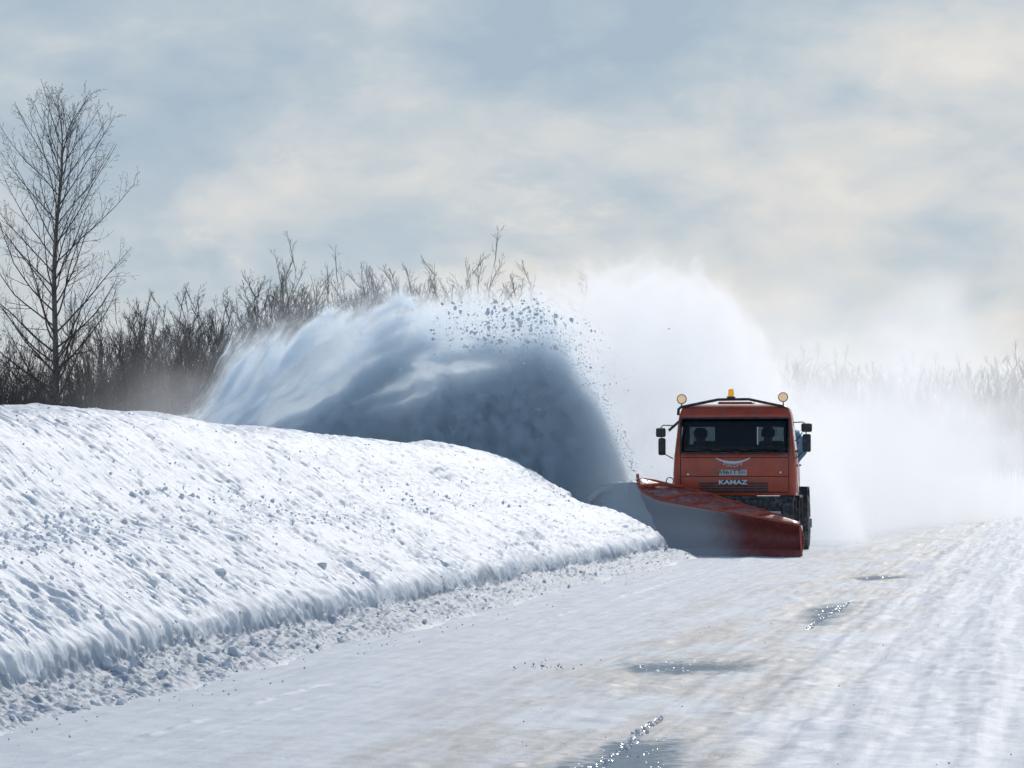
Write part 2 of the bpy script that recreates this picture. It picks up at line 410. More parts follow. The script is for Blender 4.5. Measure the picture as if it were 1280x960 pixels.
BX = BX + NX * D; BZ = BZ + NZ * D
BZ = BZ + 0.07 * fbm(BY / 9.0, BY * 0 + 2, 211, 2) * sm(S, sled, S1)
BZ = BZ + np.interp(BY, [20, 39, 50, 64, 72, 77], [0.22, 0.17, 0.10, 0.04, -0.04, -0.16]) * sm(S, sled, S1 * 0.8)
BX = BX + 0.12 * fbm(BY / 6.0, BY * 0 + 3, 221, 2) + 0.10 * sm(BY, 25, 22)
# behind the plow blade the slope is already cut away
cut = sm(BY, 76.6, 77.3)
cx0 = -8.75
inside = sm(BX, cx0 - 0.12, cx0 + 0.05) * cut
BZ = BZ * (1 - inside) + inside * (-0.05)
BZ = BZ * (1 - 0.62 * sm(BY, 77.2, 79.5))
BZ = BZ - 0.5 * sm(BY, 84, 95) * sm(BX, -13, -9) 
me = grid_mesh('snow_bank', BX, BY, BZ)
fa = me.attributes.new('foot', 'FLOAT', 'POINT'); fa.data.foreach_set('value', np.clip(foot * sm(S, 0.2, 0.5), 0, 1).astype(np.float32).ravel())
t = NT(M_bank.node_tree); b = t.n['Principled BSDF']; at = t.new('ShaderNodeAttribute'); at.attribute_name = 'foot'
t.put(b.inputs['Base Color'], t.mix(at.outputs['Fac'], b.inputs['Base Color'].links[0].from_socket, (0.42, 0.475, 0.53, 1)))  # bluish shade of the foot band painted in as a darker snow colour
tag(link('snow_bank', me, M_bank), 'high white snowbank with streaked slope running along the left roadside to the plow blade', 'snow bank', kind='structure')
# ------------------------------------------------------------------ materials of the truck
M_red = mat('orange_red_paint', (0.46, 0.060, 0.020), 0.38, var=0.15, vscale=3.5, dirt=(0.16, 0.12, 0.10), dirt_amt=0.35, coat=0.25)
M_seam = mat('seam_dark', (0.035, 0.012, 0.010), 0.7)
M_black = mat('black_plastic', (0.018, 0.019, 0.021), 0.5, dirt=(0.12, 0.12, 0.12), dirt_amt=0.35)
M_frame = mat('chassis_black', (0.028, 0.028, 0.03), 0.65, dirt=(0.22, 0.22, 0.23), dirt_amt=0.55)
M_tyre = mat('tyre_rubber', (0.022, 0.022, 0.023), 0.8, bump=0.4, bscale=60, dirt=(0.35, 0.36, 0.38), dirt_amt=0.5)
M_steel = mat('steel', (0.5, 0.5, 0.5), 0.3, metal=0.9)
M_mirror = mat('mirror_glass', (0.8, 0.82, 0.85), 0.04, metal=1.0)
M_rim = mat('rim_grey', (0.22, 0.22, 0.23), 0.5, dirt=(0.4, 0.4, 0.42), dirt_amt=0.6)
M_blue = mat('blue_paint', (0.055, 0.17, 0.30), 0.45, var=0.2, dirt=(0.4, 0.43, 0.46), dirt_amt=0.5)
M_blue2 = mat('pale_blue_paint', (0.16, 0.30, 0.42), 0.5, var=0.2)
M_plate = mat('plate_white', (0.55, 0.57, 0.58), 0.5)
M_ink = mat('plate_ink', (0.03, 0.04, 0.06), 0.6)
M_silver = mat('silver_letters', (0.62, 0.66, 0.72), 0.45, metal=0.15)
M_seat = mat('seat_cloth', (0.03, 0.032, 0.036), 0.85)
M_int = mat('cab_interior', (0.022, 0.022, 0.024), 0.8)
M_amber = mat('amber_lens', (0.85, 0.42, 0.02), 0.25, emit=(1.0, 0.45, 0.02), estr=0.35)
M_lampon = mat('lamp_lit', (0.75, 0.55, 0.36), 0.15, emit=(1.0, 0.62, 0.34), estr=0.42)
M_lens = mat('lamp_lens', (0.55, 0.56, 0.57), 0.15)
M_orangel = mat('orange_marker', (0.7, 0.25, 0.03), 0.3)
m = bpy.data.materials.new('cab_glass'); m.use_nodes = True; t = NT(m.node_tree); t.n.clear()
tr = t.new('ShaderNodeBsdfTransparent'); tr.inputs[0].default_value = (0.46, 0.51, 0.53, 1)
gl = t.new('ShaderNodeBsdfGlossy'); gl.inputs['Roughness'].default_value = 0.03; gl.inputs[0].default_value = (0.8, 0.8, 0.8, 1)
fr = t.new('ShaderNodeFresnel'); fr.inputs[0].default_value = 1.45
mx = t.new('ShaderNodeMixShader'); t.put(mx.inputs[0], t.m('MULTIPLY', fr.outputs[0], 0.8)); t.l.new(tr.outputs[0], mx.inputs[1]); t.l.new(gl.outputs[0], mx.inputs[2])
ou = t.new('ShaderNodeOutputMaterial'); t.l.new(mx.outputs[0], ou.inputs[0]); M_glass = m

# ------------------------------------------------------------------ snow plow truck
TO = P(918.0, 590, 80.0); TO = Vector((TO.x, 80.0, 0.0))
YAWT = R(0.6)
truck = empty('plow_truck', TO, YAWT)
tag(truck, 'orange-red cab-over truck with a big angled plow blade clearing the snowbank', 'truck')
def L(px, py, dy=0.0):
    """truck-local point at local depth dy seen at pixel"""
    return P(px, py, 80.0 + dy) - TO

LEV = [(1.14, 1.20, 0.02, 0.05), (1.22, 1.215, 0.0, 0.08), (1.55, 1.22, 0.0, 0.10), (1.88, 1.20, 0.0, 0.11), (1.975, 1.19, 0.015, 0.11),
       (2.15, 1.17, 0.05, 0.11), (2.35, 1.145, 0.09, 0.11), (2.50, 1.13, 0.12, 0.11), (2.65, 1.115, 0.155, 0.11), (2.74, 1.095, 0.18, 0.12), (2.84, 1.06, 0.235, 0.14), (2.905, 0.99, 0.33, 0.18), (2.935, 0.88, 0.46, 0.2)]
ZL = np.array(LEV)
def cabw(z): return float(np.interp(z, ZL[:, 0], ZL[:, 1]))
def caby(z, x=0.0): return float(np.interp(z, ZL[:, 0], ZL[:, 2])) + 0.055 * (x / 1.2) ** 2
YB = 1.78
FX = [-1.0, -0.8, -0.6, -0.4, -0.2, 0, 0.2, 0.4, 0.6, 0.8, 1.0]
def ring(z, w, yf, r):
    pts = []; kinds = []
    xw = 1.055 if w > 1.1 else w - 0.07
    xw = min(xw, w - 0.06)
    fx = [a * xw for a in FX]
    for i, x in enumerate(fx): pts.append((x, caby(z, x), z)); kinds.append(('F', i))
    y0 = caby(z, xw)
    rr = w - xw
    for k in range(1, 4):
        a = k / 4 * math.pi / 2
        pts.append((xw + rr * math.sin(a), y0 + rr * 1.1 * (1 - math.cos(a)), z)); kinds.append(('C', k))
    for y in (y0 + rr * 1.1, 0.42, 1.25, 1.4, YB - 0.12): pts.append((w - 0.022 * y, max(y, y0 + rr * 1.1), z)); kinds.append(('R', 0))
    pts.append((w - 0.075, YB - 0.035, z)); kinds.append(('C', 0))
    for x in (0.88, 0.34, -0.50, -1.03): pts.append((min(x, w - 0.08) if x > 0 else max(x, -(w - 0.08)), YB, z)); kinds.append(('B', 0))
    pts.append((-(w - 0.075), YB - 0.035, z)); kinds.append(('C', 0))
    for y in (YB - 0.12, 1.4, 1.25, 0.42, y0 + rr * 1.1): pts.append((-w + 0.022 * y, max(y, y0 + rr * 1.1), z)); kinds.append(('Lf', 0))
    for k in (3, 2, 1):
        a = k / 4 * math.pi / 2
        pts.append((-(xw + rr * math.sin(a)), y0 + rr * 1.1 * (1 - math.cos(a)), z)); kinds.append(('C', k))
    return pts
rs = [ring(*l) for l in LEV]
n = len(rs[0]); mb = MB(); mb.v = [p for r in rs for p in r]
for i in range(len(rs) - 1):
    z0, z1 = LEV[i][0], LEV[i + 1][0]
    for j in range(n):
        k = (j + 1) % n
        if j < 10 and z0 >= 1.97 and z1 <= 2.66: continue                      # windshield opening
        if j in (15,) and z0 >= 1.97 and z1 <= 2.51: continue                   # (right door window)
        if j in (n - 6,) and z0 >= 1.97 and z1 <= 2.51: continue                # (left door window)
        if j in (20, 22) and z0 >= 2.14 and z1 <= 2.51: continue                # two rear windows
        mb.f.append((i * n + j, i * n + k, (i + 1) * n + k, (i + 1) * n + j)); mb.mi.append(0)
# roof and floor, triangulated fans
for li, zz, rev in ((len(rs) - 1, 2.945, False), (0, 1.14, True)):
    c0 = len(mb.v); mb.v.append((0, 1.2, zz))
    for j in range(n):
        k = (j + 1) % n; a, b_ = li * n + j, li * n + k
        mb.f.append((c0, b_, a) if rev else (a, b_, c0)); mb.mi.append(0)
cab = mb.build('cab', [M_red, M_int], truck, smooth=True)
so = cab.modifiers.new('shell', 'SOLIDIFY'); so.thickness = 0.045; so.offset = -1; so.material_offset = 1; so.material_offset_rim = 0

def front(x, z, off=0.0): return (x, caby(z, x) - off, z)
def strip(mb, pts, wd, off0=-0.01, off1=0.004, vertical=False):
    """thin raised strip on the cab front along x-z points"""
    for (xa, za), (xb, zb) in zip(pts[:-1], pts[1:]):
        dx, dz = xb - xa, zb - za; l = math.hypot(dx, dz); nx_, nz_ = -dz / l * wd / 2, dx / l * wd / 2
        c4 = [(xa + nx_, za + nz_), (xb + nx_, zb + nz_), (xb - nx_, zb - nz_), (xa - nx_, za - nz_)]
        mb.rings([[front(x, z, off0) for x, z in c4], [front(x, z, off1) for x, z in c4]])
mb = MB()
xs = np.linspace(-1.06, 1.06, 9)
for z in (1.88, 1.515): strip(mb, [(x, z) for x in xs], 0.014)
for x in (-1.06, 1.06): strip(mb, [(x, z) for z in (1.2, 1.5, 1.8, 1.95)], 0.016)
strip(mb, [(x, 1.205) for x in xs], 0.02)
mb.build('panel_seam', M_seam, cab)
# windshield
mb = MB(); rows = []
for z in (1.965, 2.1, 2.25, 2.4, 2.55, 2.66):
    rows.append([(x, caby(z, x) + 0.014, z) for x in np.linspace(-1.065, 1.065, 13)])
mb.rings(rows, closed=False, cap=False)
ws = mb.build('windshield', M_glass, truck, smooth='all'); so = ws.modifiers.new('th', 'SOLIDIFY'); so.thickness = 0.006
mb = MB(); fz = 0.035
out = [(-1.06, 1.97), (1.06, 1.97), (1.06, 2.655), (-1.06, 2.655)]
def fr_seg(a, b): strip(mb, [(a[0] + (b[0] - a[0]) * q, a[1] + (b[1] - a[1]) * q) for q in np.linspace(0, 1, 9)], fz, -0.02, 0.006)
for i in range(4): fr_seg(out[i], out[(i + 1) % 4])
mb.build('window_rubber', M_black, ws)
mb = MB()
for x in (-0.36, 0.18, 0.72):
    mb.tube([front(x, 1.955, 0.03), front(x, 1.985, 0.035)], 0.022, 8)
    mb.tube([front(x, 1.975, 0.05), front(x - 0.26, 2.02, 0.035), front(x - 0.46, 2.035, 0.025)], 0.009, 6)
    mb.box((x - 0.62, caby(2.03, x) - 0.02, 2.022), (x - 0.30, caby(2.03, x) - 0.006, 2.04))
mb.build('wiper', M_black, truck)
# other cab windows
for sx in (-1, 1):
    mb = MB(); x = sx
    mb.add([(sx * 1.165, 0.42, 1.98), (sx * 1.165, 1.25, 1.98), (sx * 1.115, 1.25, 2.5), (sx * 1.115, 0.44, 2.5)], [(0, 1, 2, 3)])
    mb.build('door_window', M_glass, truck)
    mb = MB()
    q = [(0.38, 1.2), (1.32, 1.2), (1.32, 1.95), (0.38, 1.95)]
    for i in range(4):
        a, b_ = q[i], q[(i + 1) % 4]
        mb.tube([(sx * (cabw(a[1]) + 0.001), a[0], a[1]), (sx * (cabw(b_[1]) + 0.001), b_[0], b_[1])], 0.006, 5)
    mb.box((sx * 1.21, 1.18, 1.72) if sx > 0 else (-1.245, 1.18, 1.72), (1.245, 1.3, 1.75) if sx > 0 else (-1.21, 1.3, 1.75))
    mb.build('door_trim', M_seam, truck)
    mb = MB()
    xa_, xb_ = (-1.03, -0.50) if sx < 0 else (0.36, 0.90)
    mb.box((xa_, YB - 0.02, 2.15), (xb_, YB - 0.012, 2.50))
    mb.build('rear_window', M_glass, truck)
# grille slots, badge, plate, letters
mb = MB()
for i, z in enumerate((1.375, 1.325, 1.275, 1.228)):
    xa, xb = -0.69, 0.66
    pts = [front(x, z) for x in np.linspace(xa, xb, 8)]
    for a, b_ in zip(pts[:-1], pts[1:]):
        mb.rings([[(a[0], a[1] + 0.01, z - 0.017), (b_[0], b_[1] + 0.01, z - 0.017), (b_[0], b_[1] + 0.01, z + 0.017), (a[0], a[1] + 0.01, z + 0.017)],
                  [(a[0], a[1] - 0.006, z - 0.017), (b_[0], b_[1] - 0.006, z - 0.017), (b_[0], b_[1] - 0.006, z + 0.017), (a[0], a[1] - 0.006, z + 0.017)]])
mb.build('grille', M_black, truck)
def text(name, body, size, loc, m_, parent, sx=1.0, ext=0.004, off=0.0, rz=0.0):
    cu = bpy.data.curves.new(name, 'FONT'); cu.body = body; cu.size = size; cu.extrude = ext; cu.align_x = 'CENTER'; cu.align_y = 'CENTER'; cu.offset = off
    o = bpy.data.objects.new(name, cu); COL.objects.link(o)
    bpy.context.view_layer.update()
    me = bpy.data.meshes.new_from_object(o.evaluated_get(bpy.context.evaluated_depsgraph_get()))
    bpy.data.objects.remove(o)
    me.name = name; me.materials.clear(); me.materials.append(m_)
    me.transform(Matrix.Translation(loc) @ Matrix.Rotation(rz, 4, 'Y') @ Matrix.Rotation(math.pi / 2, 4, 'X') @ Matrix.Diagonal((sx, 1, 1, 1)))
    q = bpy.data.objects.new(name, me); COL.objects.link(q)
    if parent: q.parent = parent
    return q
mb = MB(); cxp = -0.03
mb.box((cxp - 0.26, -0.006, 1.35), (cxp + 0.26, 0.02, 1.445)); gb = mb.build('name_bar', M_black, truck, bev=0.004)
text('brand_lettering', 'KAMAZ', 0.115, (cxp, -0.011, 1.396), M_silver, gb, sx=1.42, off=0.004)
mb = MB(); mb.box((cxp - 0.27, -0.02, 1.535), (cxp + 0.27, 0.01, 1.645)); pl = mb.build('number_plate', M_plate, truck, bev=0.004)
text('plate_number', 'А961ТТ', 0.115, (cxp - 0.065, -0.023, 1.59), M_ink, pl, sx=1.15, off=0.001)
text('plate_region', '65', 0.085, (cxp + 0.205, -0.023, 1.595), M_ink, pl, sx=1.0)
mb = MB(); mb.box((cxp + 0.142, -0.0225, 1.54), (cxp + 0.147, -0.019, 1.64)); mb.build('plate_divider', M_ink, pl)
# winged emblem: a sagging ribbon with lettering below it
mb = MB()
N = 15
upr, lwr = [], []
for i in range(N):
    a = -1 + 2 * i / (N - 1); x = cxp + a * 0.335; z = 1.785 + 0.085 * a * a
    th = 0.036 * (1 - abs(a) ** 2.2) + 0.008
    upr.append((x, z + th * 0.5)); lwr.append((x, z - th * 0.5))
for i in range(N - 1):
    q = [upr[i], upr[i + 1], lwr[i + 1], lwr[i]]
    mb.rings([[front(x, z, -0.01) for x, z in q], [front(x, z, 0.008) for x, z in q]])
for s_ in (-1, 1):
    for kf, (l0, l1) in enumerate(((0.20, 0.345), (0.16, 0.29), (0.13, 0.24))):
        za = 1.862 - kf * 0.02
        q = [(cxp + s_ * l0, za - 0.03), (cxp + s_ * l1, za + 0.022), (cxp + s_ * (l1 - 0.02), za + 0.006)]
        mb.rings([[front(x, z, -0.01) for x, z in q], [front(x, z, 0.010) for x, z in q]])
em = mb.build('winged_emblem', M_silver, truck)
for i, ch in enumerate('РОССИЯ'):
    a = (i - 2.5) / 2.5; x = cxp + a * 0.165
    text('emblem_letter', ch, 0.085, (x, caby(1.72, x) - 0.012, 1.722 + 0.034 * a * a), M_silver, em, sx=0.9, off=0.001, rz=-0.28 * a)
# small hood latches
for px, py in ((860, 593), (975.5, 590.5)):
    q = L(px, py); mb = MB(); mb.lathe([(0.022, -0.03), (0.022, -0.012), (0.012, 0.01)], (q.x, 0.02, q.z), 'y', 10); mb.build('hood_latch', M_steel, truck, smooth=True)
# roof hatch, snow on the roof
mb = MB(); mb.box((-0.36, 0.6, 2.925), (0.33, 1.35, 2.985)); mb.build('roof_hatch', M_red, truck, bev=0.02)
for (xa, xb, y0_, y1_) in ((-0.95, -0.42, 0.5, 1.5), (0.42, 0.86, 0.6, 1.5)):
    mb = MB(); mb.add([(xa, y0_, 2.93), (xb, y0_ + 0.05, 2.938), (xb, y1_, 2.942), (xa, y1_, 2.938), (xa + .06, y0_ + .08, 2.955), (xb - .06, y0_ + .12, 2.96), (xb - .06, y1_ - .08, 2.965), (xa + .06, y1_ - .08, 2.96)],
           [(0, 1, 5, 4), (1, 2, 6, 5), (2, 3, 7, 6), (3, 0, 4, 7), (4, 5, 6, 7)])
    mb.build('roof_snow', M_lump, cab, smooth='all')
# light bar of bent tube with feet
mb = MB()
bar = [L(848, 519, .3), L(848.5, 511.5, .3), L(851.5, 509, .3), L(898, 499.5, .3), L(936, 499, .3), L(978, 507.5, .3), L(984.5, 511, .3), L(986.5, 519, .3)]
mb.tube(bar, 0.028, 8); lb = mb.build('light_bar', M_black, truck, smooth=True)
q = L(914, 498, .3)
mb = MB(); mb.lathe([(0.085, -0.01), (0.085, 0.035), (0.075, 0.04)], q, 'z', 20); bc = mb.build('beacon', M_black, truck, smooth=True)
mb = MB(); mb.lathe([(0.062, 0.04), (0.060, 0.10), (0.052, 0.165), (0.04, 0.185), (0.0, 0.19)], q, 'z', 20); mb.build('beacon_lens', M_amber, bc, smooth=True)
for px, py, px2, py2 in ((852.5, 499, 852, 507), (979, 496.5, 979.5, 507)):
    a = L(px, py, .3); b_ = L(px2, py2, .3)
    mb = MB(); mb.tube([b_, (a.x, a.y, a.z - 0.07)], 0.014, 6)
    mb.lathe([(0.03, 0.09), (0.07, 0.06), (0.098, 0.01), (0.098, -0.025), (0.085, -0.03)], a, 'y', 22)
    lp = mb.build('work_lamp', M_black, truck, smooth=True)
    mb = MB(); mb.lathe([(0.084, -0.028), (0.07, -0.042), (0.04, -0.05), (0.0, -0.053)], a, 'y', 22); mb.build('lamp_glass', M_lampon, lp, smooth=True)
# mirrors
def rbox(mb, a, b, c, d_, y0, y1, r=0.035):
    x0, z0, x1, z1 = a, b, c, d_; pts = []
    for cx_, cz_, s0 in ((x1 - r, z1 - r, 0), (x0 + r, z1 - r, 1), (x0 + r, z0 + r, 2), (x1 - r, z0 + r, 3)):
        for k_ in range(4):
            an = (s0 + k_ / 3) * math.pi / 2; pts.append((cx_ + r * math.cos(an), cz_ + r * math.sin(an)))
    cx_, cz_ = (x0 + x1) / 2, (z0 + z1) / 2
    def sc_(f_, y): return [(cx_ + (x - cx_) * f_, y, cz_ + (z - cz_) * f_) for x, z in pts]
    mb.rings([sc_(0.82, y0), sc_(0.97, y0 + 0.02), sc_(1, y0 + 0.05), sc_(1, y1 - 0.01), sc_(0.93, y1)])
for up, lo, arms in (
        ((820, 535, 832, 546.5), (823, 547.5, 832, 569), [[(842, 532), (829, 531.5), (826, 535)], [(832, 568), (841.5, 573.5)], [(827, 545), (827.5, 549)]]),
        ((1001.5, 529, 1015, 540), (1003, 542.5, 1013.5, 565), [[(991.5, 528), (1004, 527.5), (1007, 530)], [(1003, 540.5), (997, 549), (993.5, 551)], [(1003.5, 565), (996, 572), (993, 573.5)], [(1007.5, 539), (1007.8, 544)]])):
    for tr_ in (up, lo):
        a = L(tr_[0], tr_[3], 0.05); b_ = L(tr_[2], tr_[1], 0.05)
        mb = MB(); rbox(mb, a.x, a.z, b_.x, b_.z, 0.0, 0.11); mr = mb.build('mirror', M_black, truck, smooth=True)
        mb = MB(); rbox(mb, a.x + .012, a.z + .012, b_.x - .012, b_.z - .012, 0.10, 0.114, .02); mb.build('mirror_glass', M_mirror, mr)
    for ar in arms:
        mb = MB(); mb.tube([L(x, y, 0.12) for x, y in ar], 0.012, 6); mb.build('mirror_arm', M_frame, truck)
# dark deflector at the left pillar
mb = MB(); a = L(848, 528.5, .1); b_ = L(837, 539.5, .0)
mb.box((b_.x, -0.02, b_.z), (b_.x + 0.28, 0.04, b_.z + 0.05), rot=Matrix.Rotation(-0.72, 3, 'Y'), piv=tuple(b_)); mb.build('side_deflector', M_black, truck, bev=0.008)
# door hinge dots on the right side
for z in (1.98, 1.70):
    mb = MB(); mb.box((1.17, 0.25, z), (1.225, 0.33, z + 0.05)); mb.build('door_hinge', M_frame, truck)

# ------------------------------------------------------------------ interior
mb = MB(); mb.box((-1.08, 0.17, 1.50), (1.08, 0.55, 1.94)); mb.box((0.32, 0.28, 1.93), (0.95, 0.55, 2.00)); mb.build('dashboard', M_int, truck, bev=0.03)
for sxx in (-0.66, 0.64):
    mb = MB()
    mb.box((sxx - 0.25, 0.85, 1.55), (sxx + 0.25, 1.36, 1.70)); mb.box((sxx - 0.24, 1.33, 1.62), (sxx + 0.24, 1.45, 2.22)); mb.box((sxx - 0.2, 0.95, 1.19), (sxx + 0.2, 1.3, 1.56))
    mb.build('seat', M_seat, truck, bev=0.03)
mb = MB(); c0 = Vector((0.64, 0.66, 1.98)); ptsw = []
rotw = Matrix.Rotation(R(-28), 3, 'X')
for j in range(25):
    a = 2 * math.pi * j / 24; ptsw.append(c0 + rotw @ Vector((0.22 * math.cos(a), 0.22 * math.sin(a) * 0.2, 0.22 * math.sin(a))))
mb.tube(ptsw, 0.014, 6, cap=False); mb.tube([c0 + rotw @ Vector((-.21, 0, 0)), c0, c0 + rotw @ Vector((.21, 0, 0))], 0.012, 6)
mb.tube([c0, c0 + Vector((0, -0.2, -0.12))], 0.025, 8); mb.build('steering_wheel', M_int, truck, smooth=True)

# ------------------------------------------------------------------ bumper, lights, chassis, wheels
mb = MB(); mb.box((-1.2, 0.02, 0.62), (1.15, 0.22, 1.10)); mb.box((-1.18, 0.0, 1.06), (1.17, 0.3, 1.13)); bp = mb.build('bumper', M_frame, truck, bev=0.02)
for s_ in (-1, 1):
    mb = MB(); mb.box((s_ * 0.72 - 0.14 + (0.08 if s_ > 0 else 0), -0.02, 0.69), (s_ * 0.72 + 0.12 + (0.08 if s_ > 0 else 0), 0.05, 0.85)); hl_ = mb.build('headlight', M_frame, truck, bev=0.01)
    xh = s_ * 0.72 + (0.08 if s_ > 0 else 0)
    mb = MB(); mb.box((xh - 0.125, -0.03, 0.705), (xh + 0.105, -0.018, 0.835)); mb.build('headlight_glass', M_lens, hl_, bev=0.006)
    mb = MB(); mb.lathe([(0.10, -0.02), (0.115, 0.0), (0.10, 0.10), (0.03, 0.16)], (s_ * 1.04, 0.0, 0.93), 'y', 20); mb.build('fog_lamp', M_frame, truck, smooth=True)
    mb = MB()  # front mudguard
    pr = [(0.62, 0.62), (0.66, 0.95), (0.85, 1.14), (1.9, 1.14), (2.05, 0.95), (2.1, 0.6), (2.05, 0.6), (2.0, 0.93), (1.87, 1.10), (0.9, 1.10), (0.71, 0.93), (0.67, 0.62)]
    x0_, x1_ = sorted((s_ * 0.92, s_ * 1.24)); mb.prism(pr, x0_, x1_, 'x'); mb.build('mudguard', M_black, truck)
    mb = MB()
    pr = [(4.3, 0.7), (4.36, 1.05), (4.6, 1.30), (5.4, 1.30), (5.64, 1.05), (5.7, 0.7), (5.65, 0.7), (5.59, 1.03), (5.38, 1.26), (4.62, 1.26), (4.41, 1.03), (4.35, 0.7)]
    x0_, x1_ = sorted((s_ * 0.66, s_ * 1.22)); mb.prism(pr, x0_, x1_, 'x'); mb.build('mudguard', M_black, truck)
    mb = MB(); mb.box((min(s_ * .95, s_ * 1.2), 0.25, 0.52), (max(s_ * .95, s_ * 1.2), 0.6, 0.56)); mb.box((min(s_ * .95, s_ * 1.2), 0.25, 0.84), (max(s_ * .95, s_ * 1.2), 0.6, 0.87)); mb.box((s_ * 1.08 - 0.12, 0.25, 0.5), (s_ * 1.08 + 0.12, 0.28, 1.1)); mb.build('step', M_frame, truck)
    mb = MB(); mb.box((min(s_ * .5, s_ * 1.12), 2.5, 0.55), (max(s_ * .5, s_ * 1.12), 3.6, 1.05)); mb.build('fuel_tank' if s_ > 0 else 'battery_box', M_frame, truck, bev=0.06)
mb = MB()
for x in (-0.42, 0.42): mb.box((x - 0.04, 0.25, 0.82), (x + 0.04, 6.4, 1.05))
for y in (0.4, 2.2, 4.0, 6.2): mb.box((-0.38, y, 0.85), (0.38, y + 0.1, 1.0))
for y in (1.35, 5.0): mb.tube([(-1.0, y, 0.55), (1.0, y, 0.55)], 0.09, 10)
mb.box((-0.35, 0.4, 0.75), (0.35, 1.6, 1.15)); mb.build('chassis', M_frame, truck)
def wheel(x, y, wd, s_):
    mb = MB(); Rr = 0.545; pf = [(0.33, -wd / 2 + .02), (0.36, -wd / 2), (0.47, -wd / 2 - 0.005), (0.52, -wd / 2 + .015)]
    pf += [(Rr, -wd / 2 + .045), (Rr + .006, 0), (Rr, wd / 2 - .045), (0.52, wd / 2 - .015), (0.47, wd / 2 + .005), (0.36, wd / 2), (0.33, wd / 2 - .02), (0.33, -wd / 2 + .02)]
    o_ = empty('wheel', (x, y, 0.55), parent=truck)
    mb.lathe(pf, (0, 0, 0), 'x', 40)
    for j in range(36):
        a = 2 * math.pi * j / 36
        for sd_ in (-1, 1):
            c_ = Vector((sd_ * wd * 0.23, math.cos(a + 0.04 * sd_) * (Rr + .004), math.sin(a + 0.04 * sd_) * (Rr + .004)))
            mb.box(c_ - Vector((wd * .2, .022, .014)), c_ + Vector((wd * .2, .022, .014)), rot=Matrix.Rotation(a + math.pi / 2, 3, 'X'))
    mb.build('tyre', M_tyre, o_, smooth=True)
    mb = MB(); q = s_
    mb.lathe([(0.335, q * (wd / 2 - .02)), (0.32, q * (wd / 2 - .05)), (0.24, q * (wd / 2 - 0.09)), (0.20, q * (wd / 2 - 0.03)), (0.11, q * (wd / 2 + .01)), (0.10, q * (wd / 2 + .05)), (0.0, q * (wd / 2 + .055))], (0, 0, 0), 'x', 30)
    for j in range(10):
        a = 2 * math.pi * j / 10; mb.tube([(q * (wd / 2 - .06), .17 * math.cos(a), .17 * math.sin(a)), (q * (wd / 2 - .01), .17 * math.cos(a), .17 * math.sin(a))], 0.014, 6)
    mb.build('rim', M_rim, o_, smooth=True)
for s_ in (-1, 1):
    wheel(s_ * 1.01, 1.35, 0.30, s_); wheel(s_ * 1.10, 5.0, 0.27, s_); wheel(s_ * 0.79, 5.0, 0.27, s_)
# spreader hopper behind the cab
hp = [(-0.45, 1.20), (0.45, 1.20), (0.96, 1.80), (1.12, 2.02), (1.12, 2.18), (0.97, 2.42), (0.93, 2.42), (1.05, 2.17), (0.9, 1.98), (-0.9, 1.98), (-1.0, 2.05), (-1.04, 1.95), (-0.9, 1.80)]
mb = MB(); mb.prism(hp, 2.75, 6.1, 'y'); hop = mb.build('spreader_hopper', M_blue, truck, bev=0.02)
mb = MB()
for y in (2.72, 3.6, 4.5, 5.4):
    mb.tube([(-0.4, y, 1.18), (0.4, y, 1.18), (0.95, y, 1.78), (1.14, y, 2.0), (1.14, y, 2.2), (0.96, y, 2.44)], 0.03, 6)
mb.tube([(0.96, 2.70, 2.44), (0.96, 6.1, 2.44)], 0.035, 6); mb.tube([(-0.4, 2.72, 1.18), (0.4, 2.72, 1.18), (0.4, 6.1, 1.18), (-0.4, 6.1, 1.18)], 0.03, 6); mb.tube([(0.92, 2.6, 2.52), (1.03, 2.6, 2.44), (1.12, 2.6, 2.30)], 0.03, 6)
mb.tube([(0.9, 2.66, 1.9), (1.14, 2.66, 2.14)], 0.05, 8)
mb.build('hopper_rib', M_blue2, hop)

# ------------------------------------------------------------------ plow blade
lip = [(797, 600, 79.5), (800, 613, 79.35), (822, 624, 79.05), (865, 632, 78.55), (920, 641, 77.95), (960, 648.5, 77.5), (999, 656, 77.1)]
bot = [(775, 0, 79.45), (790, 0, 79.3), (815, 0, 79.0), (862, 0, 78.5), (920, 0, 77.9), (960, 0, 77.45), (1001, 0, 77.05)]
bak = [(797, 598, 79.75), (815, 600, 79.85), (842, 607, 79.65), (880, 616, 79.25), (925, 630, 78.7), (962, 641, 78.2), (998, 654, 77.5)]
def resamp(pts, n_):
    a = np.array([tuple(p) for p in pts]); s_ = np.r_[0, np.cumsum(np.linalg.norm(np.diff(a, axis=0), axis=1))]
    u_ = np.linspace(0, s_[-1], n_); return [Vector([float(np.interp(q, s_, a[:, i])) for i in range(3)]) for q in u_]
NB = 25
lipw = resamp([P(x, y, Y) - TO for x, y, Y in lip], NB)
botw = resamp([Vector((P(x, 690, Y).x, Y, 0.035)) - TO for x, _, Y in bot], NB)
bakw = resamp([P(x, y, Y) - TO for x, y, Y in bak], NB)
ndir = Vector((0.25, 0.97, 0)).normalized()
plow = empty('plow', (0, 0, 0), -YAWT, parent=truck)
m = bpy.data.materials.new('blade_paint'); m.use_nodes = True; t = NT(m.node_tree); b = t.n['Principled BSDF']
c = t.new('ShaderNodeTexCoord').outputs['Object']; s3 = t.sep(c)
nn = t.noise(c, 2.2, 5, 0.65); n2 = t.noise(c, 9.0, 4, 0.6)
fz_ = t.m('ADD', t.rng(s3[0], 0.95, -0.9), t.m('MULTIPLY', t.m('SUBTRACT', nn, 0.5), 0.5))
